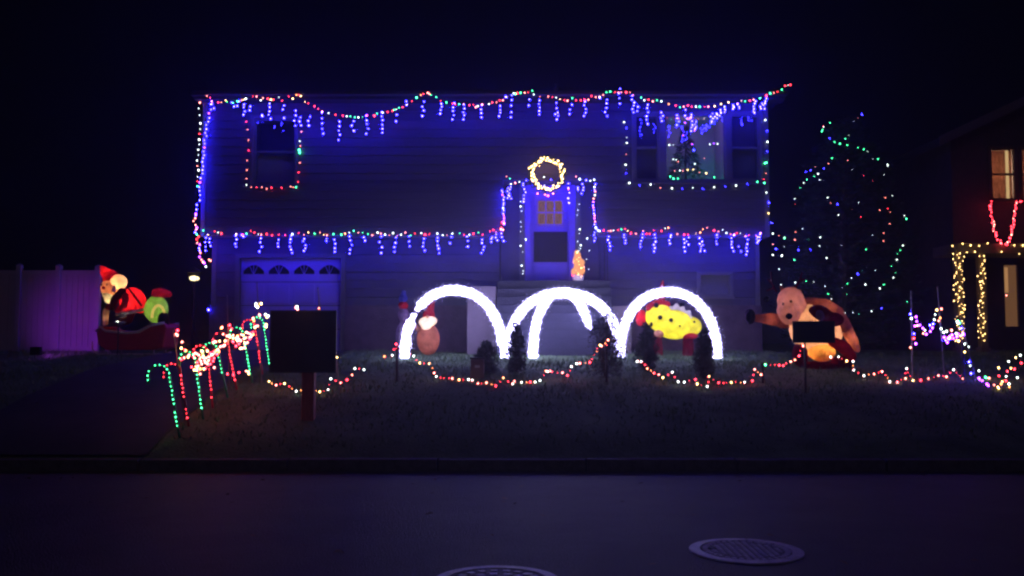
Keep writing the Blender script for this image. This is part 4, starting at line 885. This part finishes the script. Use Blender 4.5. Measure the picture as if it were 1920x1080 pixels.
# Santa bending over, on the red sleigh
YSa = 19.9; sgz = gz(YSa)
sa = thing('santa_inflatable', 'glowing inflatable santa in red suit bending forward at the fence end', 'inflatable santa', Vector((P(235, 655, YSa).x, YSa, sgz)))
chain([(190,500,4,0),(197,510,10,0),(207,520,15,0)], YSa, 'hat', FR, sa)
B([(222,529,17,15,-.02,.17)], YSa, 'hat_trim', FW, sa)
hd = B([(206,541,15,17,-.05,.18,-10)], YSa, 'face', FT, sa)
B([(203,541,3.5,3.5,-.24,.04)], YSa, 'nose', FR, hd, .012, 1); B([(199,535,1.6,2,-.225,.02),(209,535,1.6,2,-.225,.02)], YSa, 'eyes', FD, hd, .008, 0)
B([(210,561,10,9,-.12,.1),(205,554,9,6,-.14,.08),(219,543,4,8,-.15,.05)], YSa, 'beard', FWh, sa, .022, 3)
B([(254,560,17,24,0,.24,-38),(240,572,15,17,0,.2,-20),(262,574,12,14,0,.18,0),(236,556,12,12,-.02,.16)], YSa, 'jacket', FR, sa)
MB().tube([P(x,y,YSa)+Vector((0,dy,0)) for x,y,dy in [(224,590,-.16),(236,588,-.235),(250,587,-.25),(264,584,-.2),(273,580,-.06)]], .035, 8).build('jacket_trim', FWh, sa, smooth=True)
MB().tube([P(x,y,YSa)+Vector((0,dy,0)) for x,y,dy in [(248,541,-.2),(258,551,-.27),(266,563,-.26),(272,574,-.18)]], .022, 8).build('belt', FD, sa, smooth=True)
lamp('inside_light', P(200, 512, YSa), (1,.3,.2), 1.6, .03, sa)
chain([(236,548,8,-.2),(226,562,7,-.3),(222,578,6,-.32)], YSa, 'arm', FDR, sa)
chain([(243,556,7,-.22),(245,572,6,-.3),(233,583,6,-.33)], YSa, 'arm', FR, sa)
B([(217,577,8,6,-.32,.07)], YSa, 'mitten', FR, sa, .02)
chain([(203,582,6,-.1),(201,607,5,-.1)], YSa, 'leg', FW, sa); chain([(246,580,10,0),(240,600,9,0),(225,606,8,-.1)], YSa, 'leg', FDR, sa)
B([(238,594,8,3,-.2,.05,-20)], YSa, 'boot_trim', FWh, sa, .02)
lamp('inside_light', P(218, 532, YSa), (1,.62,.3), 13, .05, sa); lamp('inside_light', P(248, 562, YSa), (1,.3,.18), 10.0, .05, sa); lamp('inside_light', P(206, 545, YSa), (1,.5,.25), 3.5, .04, sa); lamp('inside_light', P(210, 562, YSa)+Vector((0,-.12,0)), (1,.75,.3), 1, .03, sa)
lamp('inside_light', P(202, 595, YSa)+Vector((0,-.1,0)), (1,.6,.3), .12, .02, sa)
sl = thing('sleigh', 'red sleigh with pale rim under the inflatable santa', 'sleigh', Vector((P(262, 660, YSa).x, YSa, sgz)))
s_ = F/YSa; m = MB()
ol = [(196,620),(204,612),(214,620),(250,624),(275,622),(296,610),(322,606),(326,616),(320,652),(300,656),(214,656),(200,646)]
m.prism([(P(x,y,YSa).x, P(x,y,YSa).z) for x,y in ol], YSa-.42, YSa+.42); m.build('body', mat('sleigh_red', (.50,.03,.05), .45, noise=.1), sl, bevel=.03)
for yy in (YSa-.43, YSa+.43): MB().tube([Vector((P(x,y,YSa).x, yy, P(x,y,YSa).z)) for x,y in [(196,622),(204,613),(214,621),(250,625),(275,623),(296,611),(322,606)]], .028, 8).build('rim', mat('sleigh_rim', (.6,.5,.42), .4), sl, smooth=True)
m = MB()
for yy in (YSa-.34, YSa+.34):
    m.tube([Vector((P(x,y,YSa).x, yy, P(x,y,YSa).z)) for x,y in [(186,640),(186,655),(196,664),(320,664),(332,660)]], .02, 6)
    for xx in (215, 300): m.tube([Vector((P(xx,655,YSa).x, yy, P(xx,655,YSa).z)), Vector((P(xx,664,YSa).x, yy, P(xx,664,YSa).z))], .014, 6)
m.build('runner', mat('sleigh_rim', (.6,.5,.42), .4), sl)
lt = thing('floodlight', 'small bright white floodlight in front of the santa', 'floodlight', P(222, 611, YSa-.55))
c = P(222, 607, YSa-.5); MB().lathe(c, [(.02,-.05),(.12,0),(.16,.035),(.155,.04),(.1,.01),(.001,0)], 20).build('reflector', M_metal, lt, smooth=True)
MB().ell(c+Vector((0,-.05,.02)), (.035,.035,.03)).build('lamp_bulb', emis('flood_bulb', (1,.95,.9), 14), lt, smooth=True)
MB().tube([c+Vector((0,0,-.05)), Vector((c.x, c.y, gz(c.y)))], .015, 6).build('stand', M_black, lt)
gs = thing('gift_sack_inflatable', 'round glowing green sack with gold hoop and dark red top beside santa', 'inflatable sack', Vector((P(293, 612, YSa).x, YSa, P(293, 612, YSa).z)))
B([(293,580,22,26,0,.26)], YSa, 'sack', FG, gs); B([(304,549,19,8,0,.2,12),(296,553,12,6,0,.15)], YSa, 'cap', FDR, gs)
s__ = MB(); hp = [P(294+12*(1-math.cos(a))*1.0, 597-26*math.sin(a)*.9, YSa) + Vector((0,-.27,0)) for a in [PI*k/14 for k in range(15)]]
s__.tube(hp, .028, 8); s__.build('hoop', emis('gold_hoop_glow', (1,.72,.16), .62), gs, smooth=True); lamp('inside_light', P(304, 549, YSa), (1,.25,.3), 2.5, .03, gs)
B([(315,601,11,16,-.25,.12)], YSa, 'strap', FD, gs)
lamp('inside_light', P(291, 580, YSa), (1,1,.4), 2.6, .05, gs)

# small gnome behind the left arch
YG = 19.4
gn = thing('gnome_inflatable', 'small inflatable gnome with red hat and white beard behind the left arch', 'inflatable gnome', Vector((P(805, 660, YG).x, YG, gz(YG))))
B([(803,636,22,30,0,.22)], YG, 'body', FB, gn); B([(803,603,18,10,-.08,.17,-8),(800,612,10,8,-.12,.12)], YG, 'beard', FWh, gn); chain([(804,592,12,0),(806,580,8,0),(812,566,4,0)], YG, 'hat', FR, gn)
chain([(785,618,5,-.1),(778,610,4,-.1)], YG, 'arm', FB, gn, .02); B([(803,594,3,3,-.2,.03)], YG, 'nose', FT, gn, .01, 1)
lamp('inside_light', P(803, 604, YG)+Vector((0,-.08,0)), (1,.75,.5), 4, .04, gn); lamp('inside_light', P(803, 636, YG), (1,.5,.3), 1.3, .05, gn)
sm_ = thing('snowman_inflatable', 'faint small figure with red scarf left of the left arch', 'inflatable figure', Vector((P(755, 655, YG).x, YG, gz(YG))))
B([(756,630,15,28,0,.17),(756,590,11,14,0,.13)], YG, 'body', FP, sm_); B([(756,573,10,8,0,.12)], YG, 'scarf', FR, sm_); B([(756,560,9,8,0,.1),(757,549,5,6,0,.06)], YG, 'hat', fabric('blue_nylon', (.1,.1,.5)), sm_)

# yellow spotted creature under the right arch
YY = 19.3
yc = thing('spotted_inflatable', 'glowing yellow spotted inflatable creature with red hat under the right arch', 'inflatable creature', Vector((P(1258, 650, YY).x, YY, gz(YY))))
yb = B([(1262,606,42,30,0,.36,8),(1236,594,27,26,-.04,.3),(1296,612,20,18,0,.24)], YY, 'body', FY, yc)
for px, py, rp, dy in ((1233,596,4.5,-.335),(1253,601,4,-.335),(1269,612,2.2,-.35),(1297,604,2.6,-.27)): B([(px,py,rp,rp,dy,.03)], YY, 'spot', FD, yb, .012, 1)
m = MB(); cr = [(1252,590),(1253,573),(1259,576),(1266,568),(1272,577),(1280,574),(1282,583),(1292,582),(1294,600),(1275,590)]
m.prism([(P(x,y,YY).x, P(x,y,YY).z) for x,y in cr], YY-.2, YY-.06); cro = m.build('crest', FWh, yc, bevel=.02)
chain([(1217,578,8,-.1),(1232,569,9,-.1),(1249,571,7,-.1)], YY, 'hat_brim', FR, yc); chain([(1238,562,9,0),(1241,545,6,0),(1243,526,2.5,0)], YY, 'hat', FR, yc)
B([(1202,596,10,16,0,.12,10)], YY, 'scarf', FR, yc); B([(1232,626,10,7,-.25,.1,20)], YY, 'foot', FT, yc); B([(1292,630,16,6,-.1,.15)], YY, 'foot', FR, yc)
for q_ in [(1227,573,5,5,-.24,.05),(1217,609,3,5,-.3,.03),(1278,572,5,5,-.05,.05)]: B([q_], YY, 'patch', FD, yc, .015, 1)
st_ = MB(); 
for px in (1232, 1290): st_.tube([P(px, 628, YY), Vector((P(px, 628, YY).x, YY, gz(YY)))], [.1,.13], 10)
st_.build('base_leg', FDR, yc)
lamp('inside_light', P(1262, 604, YY), (1,1,.5), 8, .06, yc); lamp('inside_light', P(1232, 592, YY), (1,1,.5), 4, .06, yc); lamp('inside_light', P(1272, 584, YY)+Vector((0,-.13,0)), (1,.9,.75), 1.6, .03, yc); lamp('inside_light', P(1202, 596, YY), (1,.5,.4), .6, .03, yc); lamp('inside_light', P(1296, 612, YY), (1,1,.5), 1.0, .04, yc)

# reindeer with scarf, one arm stretched out
YR = 16.6
rd = thing('reindeer_inflatable', 'large glowing inflatable reindeer with dark scarf and one arm stretched left', 'inflatable reindeer', Vector((P(1530, 700, YR).x, YR, gz(YR))))
B([(1481,563,25,25,-.05,.24,0),(1475,585,22,26,-.14,.22,-12),(1493,580,20,22,-.05,.22)], YR, 'head', fabric('greyish_tan_nylon', (.78,.52,.47)), rd)
B([(1468,594,6.5,6,-.36,.05)], YR, 'nose', FD, rd, .012, 1); B([(1474,567,2.6,3.4,-.29,.03)], YR, 'eye', FD, rd, .008, 1); B([(1460,571,1.6,3,-.27,.03)], YR, 'eye', FD, rd, .008, 1)
chain([(1470,548,5,0),(1464,537,3,0)], YR, 'ear', FT, rd, .018, 1); chain([(1494,552,7,0),(1500,545,4,0)], YR, 'ear', FB, rd, .02, 1)
m = MB()
for L in ([(1458,548),(1448,530),(1447,508)], [(1449,532),(1440,522)], [(1452,540),(1438,545)], [(1490,545),(1500,528),(1506,510)], [(1500,528),(1512,522)]): m.tube([P(x,y,YR)+Vector((0,.05,0)) for x,y in L], .022, 8)
remesh(m.build('antlers', FDR, rd), .02, 1)
chain([(1470,602,14,0),(1442,598,11,-.05),(1418,597,8,-.08)], YR, 'arm', FB, rd); B([(1404,594,10,15,-.1,.1)], YR, 'hoof', FD, rd); 
m = MB().tube([P(x,y,YR)+Vector((0,-.14,0)) for x,y in [(1400,583),(1394,590),(1394,600),(1399,607)]], .012, 6); m.build('hoof_trim', FP, rd)
B([(1437,561,6,6,0,.07,30)], YR, 'hoof', FD, rd)
B([(1532,618,50,46,.05,.42,0),(1520,600,40,34,0,.36)], YR, 'body', FW, rd)
chain([(1512,566,9,-.1),(1540,574,14,-.15),(1562,588,15,-.15),(1578,612,13,-.15)], YR, 'shoulder', FT, rd)
chain([(1580,612,12,-.12),(1594,640,10,-.14),(1602,656,6,-.14)], YR, 'arm', FT, rd)
B([(1530,590,26,15,-.3,.14,28),(1550,600,22,14,-.3,.12)], YR, 'scarf', FDR, rd); B([(1523,593,8,11,-.42,.06,-15)], YR, 'scarf_patch', FP, rd, .018)
chain([(1550,640,10,-.3),(1572,652,12,-.3),(1586,668,9,-.3)], YR, 'trousers', FR, rd)
B([(1536,660,26,18,-.12,.26)], YR, 'lap', FGo if False else fabric('amber_nylon', (.95,.55,.18)), rd)
B([(1500,665,14,24,0,.2),(1538,690,34,14,0,.28),(1578,682,20,16,0,.2)], YR, 'legs', FDR, rd)
lamp('inside_light', P(1536, 656, YR)+Vector((0,-.12,0)), (1,.6,.22), 40, .05, rd); lamp('inside_light', P(1530, 615, YR)+Vector((0,.05,0)), (1,.6,.38), 18, .06, rd)
lamp('inside_light', P(1480, 575, YR)+Vector((0,-.08,0)), (1,.48,.36), 2.3, .05, rd); lamp('inside_light', P(1442, 598, YR)+Vector((0,-.05,0)), (1,.4,.3), .35, .03, rd); lamp('inside_light', P(1592, 634, YR)+Vector((0,-.13,0)), (1,.45,.28), .6, .03, rd); lamp('inside_light', P(1545, 578, YR)+Vector((0,-.15,0)), (1,.42,.28), .6, .03, rd)

# ------------------------------------------------------------------ neighbour's house on the right
YN = 21.4
nb = thing('neighbour_house', 'dark neighbouring house at the right edge with warm lit windows', 'house', Vector((P(1900, 650, YN).x, YN, gz(YN))))
nxl = P(1786, 400, YN).x; nxr = nxl + 9.5; zt_n = P(1786, 262, YN).z; zb_n = P(1850, 474, YN).z
NW1 = rectpx(1860, 278, 1904, 374, YN); NW2 = rectpx(1918, 278, 1962, 374, YN); ND = rectpx(1886, 497, 1908, 612, YN+.3)
m = MB()
apx = (nxl+nxr)/2; slope = .47; zr = zt_n + slope*(apx-nxl)
for a in rect_minus(nxl, nxr, zb_n, zt_n, [NW1, NW2]): m.box(a[0], a[1], YN, YN+.15, a[2], a[3])
m.prism([(nxl, zt_n), (nxr, zt_n), (apx, zr)], YN, YN+.15)
m.box(nxl, nxl+.15, YN+.151, YN+9, gz(YN)-.1, zt_n); m.box(nxr-.15, nxr, YN+.151, YN+9, gz(YN)-.1, zt_n); m.box(nxl, nxr, YN+9, YN+9.15, gz(YN)-.1, zt_n)
m.build('upper_wall', M_brick2, nb)
m = MB()
for a in rect_minus(nxl+.3, nxr, gz(YN)-.1, zb_n, [ND]): m.box(a[0], a[1], YN+.3, YN+.45, a[2], a[3])
m.build('lower_wall', M_brick2, nb)
ov = .45; m = MB()
L_ = [(nxl-ov, zt_n-slope*ov), (apx, zr), (nxr+ov, zt_n-slope*ov), (nxr+ov, zt_n-slope*ov+.18), (apx, zr+.18), (nxl-ov, zt_n-slope*ov+.18)]
n = 6; V = [(x, YN-.4, z) for x, z in L_] + [(x, YN+9.5, z) for x, z in L_]
m.add(V, [(0,1,4,5),(1,2,3,4),(7,6,11,10),(8,7,10,9),(0,6,7,1),(1,7,8,2),(5,4,10,11),(4,3,9,10),(0,5,11,6),(2,8,9,3)]); rfn = m.build('roof', M_roof, nb)
m = MB(); m.add([(nxl-ov, YN-.43, zt_n-slope*ov-.02), (apx, YN-.43, zr-.02), (apx, YN-.43, zr+.2), (nxl-ov, YN-.43, zt_n-slope*ov+.2), (nxl-ov, YN-.402, zt_n-slope*ov-.02), (apx, YN-.402, zr-.02), (apx, YN-.402, zr+.2), (nxl-ov, YN-.402, zt_n-slope*ov+.2)], [(0,1,2,3),(4,7,6,5),(0,4,5,1),(3,2,6,7),(0,3,7,4)]); m.build('bargeboard', mat('barge_paint', (.12,.09,.09), .6), nb)
M_dframe = mat('dark_frame', (.10,.06,.05), .6)
strip = emis('lit_gap', (1, .62, .26), 1.0)
for r in (NW1, NW2):
    w = window(r, YN, True, M_dframe, nb, depth=.1, fw=.03)
    MB().box(r[0]+.02, r[1]-.02, YN+.16, YN+.17, r[2]+.02, r[3]-.02).build('curtain', fabric('curtain_cloth', (.75,.5,.38)), w)
    x = r[0] + (r[1]-r[0])*.72; MB().box(x, x+.07, YN+.145, YN+.155, r[2]+.03, r[3]-.03).build('curtain_gap', strip, w)
    room(r, YN+.152, .9, par=nb)
    lamp('room_light', ((r[0]+r[1])/2, YN+.6, (r[2]+r[3])/2), (1,.6,.36), 26, .1, w)
ddr = MB().box(ND[0], ND[1], YN+.38, YN+.40, ND[2], ND[3]).build('door_sidelight', emis('dim_lit_glass', (.8,.36,.16), .16), nb)
MB().box(ND[0]+.04, ND[0]+.12, YN+.36, YN+.37, ND[2]+.8, ND[3]-.05).build('lit_strip', emis('strip_glow', (1,.5,.2), .4), ddr)
# porch beam on two columns
pbz0, pbz1 = P(1800, 476, YN-1).z, P(1800, 457, YN-1).z
MB().box(P(1787, 460, YN-1).x, nxr, YN-1.1, YN-.001, pbz0, pbz1).build('porch_roof', mat('porch_paint', (.20,.15,.10), .7, noise=.15), nb, bevel=.01)
for px in (1798, 1841, 1985):
    x = P(px, 560, YN-1).x; MB().box(x-.08, x+.08, YN-1.08, YN-.92, gz(YN-1)-.05, pbz0-.002).build('porch_column', MATS['porch_paint'], nb, bevel=.01)
    MB().box(x-.11, x+.11, YN-1.11, YN-.89, gz(YN-1)-.04, gz(YN-1)+.12).build('column_base', MATS['porch_paint'], nb)
for px, w_, lab, ln in ((1798, 11, 'warm white bulbs wrapped around the left porch column', 62), (1841, 8, 'warm white bulbs wrapped around the second porch column', 44)):
    L = []
    for k in range(ln):
        y = 480 + (640-480)*(k+random.random())/ln; L.append((px + random.uniform(-w_, w_), y))
    lights(lab, [(P(x, y, YN-1.12), 'Y', random.uniform(.45,.95)) for x, y in L], [pts(L, YN-1.1)], group='bulbs wrapped on porch columns', r=.0105)
L = [(1786,461),(1805,457),(1820,460),(1836,461),(1852,456),(1902,460),(1918,460),(1787,476),(1795,478),(1800,475),(1813,473),(1828,472),(1845,480),(1878,472),(1911,476)]
lights('spaced warm bulbs along the neighbour porch beam', [(P(x,y,YN-1.13),'Y',random.uniform(.6,1)) for x,y in L], [pts(L[:7], YN-1.13), pts(L[7:], YN-1.13)], r=.012)
v = along([(1857,378),(1857,395),(1861,415),(1864,432),(1869,445),(1876,455),(1887,459),(1893,452),(1896,438),(1899,420),(1902,405),(1904,385),(1908,377),(1920,378)], 3.4, YN, 2.5)
yv = lambda y: YN - .15 - 1.02*max(0, min(1, (y-378)/74))
M_ = [(P(x, y, yv(y)+random.uniform(-.02,.02)), random.choice('RRRK'), random.uniform(.75,1.1)) for x, y in v]
lights('red bulbs hanging in a deep U below the neighbour upper window', M_, [[P(x, y, yv(y)+.02) for x, y in v]])
lights('single white bulb beside the neighbour front door', [(P(1887,554,YN+.1),'K',1.1)], [[P(1887,554,YN+.1),P(1887,545,YN+.29)]])

# ------------------------------------------------------------------ thin fog volume, added to imitate lens veil and bloom
hm_ = bpy.data.materials.new('veil_fog'); hm_.use_nodes = True; nt = hm_.node_tree; nt.nodes.remove(nt.nodes['Principled BSDF'])
pv = nt.nodes.new('ShaderNodeVolumePrincipled'); pv.inputs['Color'].default_value = (.85, .85, 1, 1); pv.inputs['Density'].default_value = VEIL_FOG; pv.inputs['Anisotropy'].default_value = .82
nt.links.new(pv.outputs[0], nt.nodes['Material Output'].inputs['Volume'])
MB().box(-310, 310, -61, 410, -1.2, 8.6).build('veil_fog', hm_, kind='stuff')
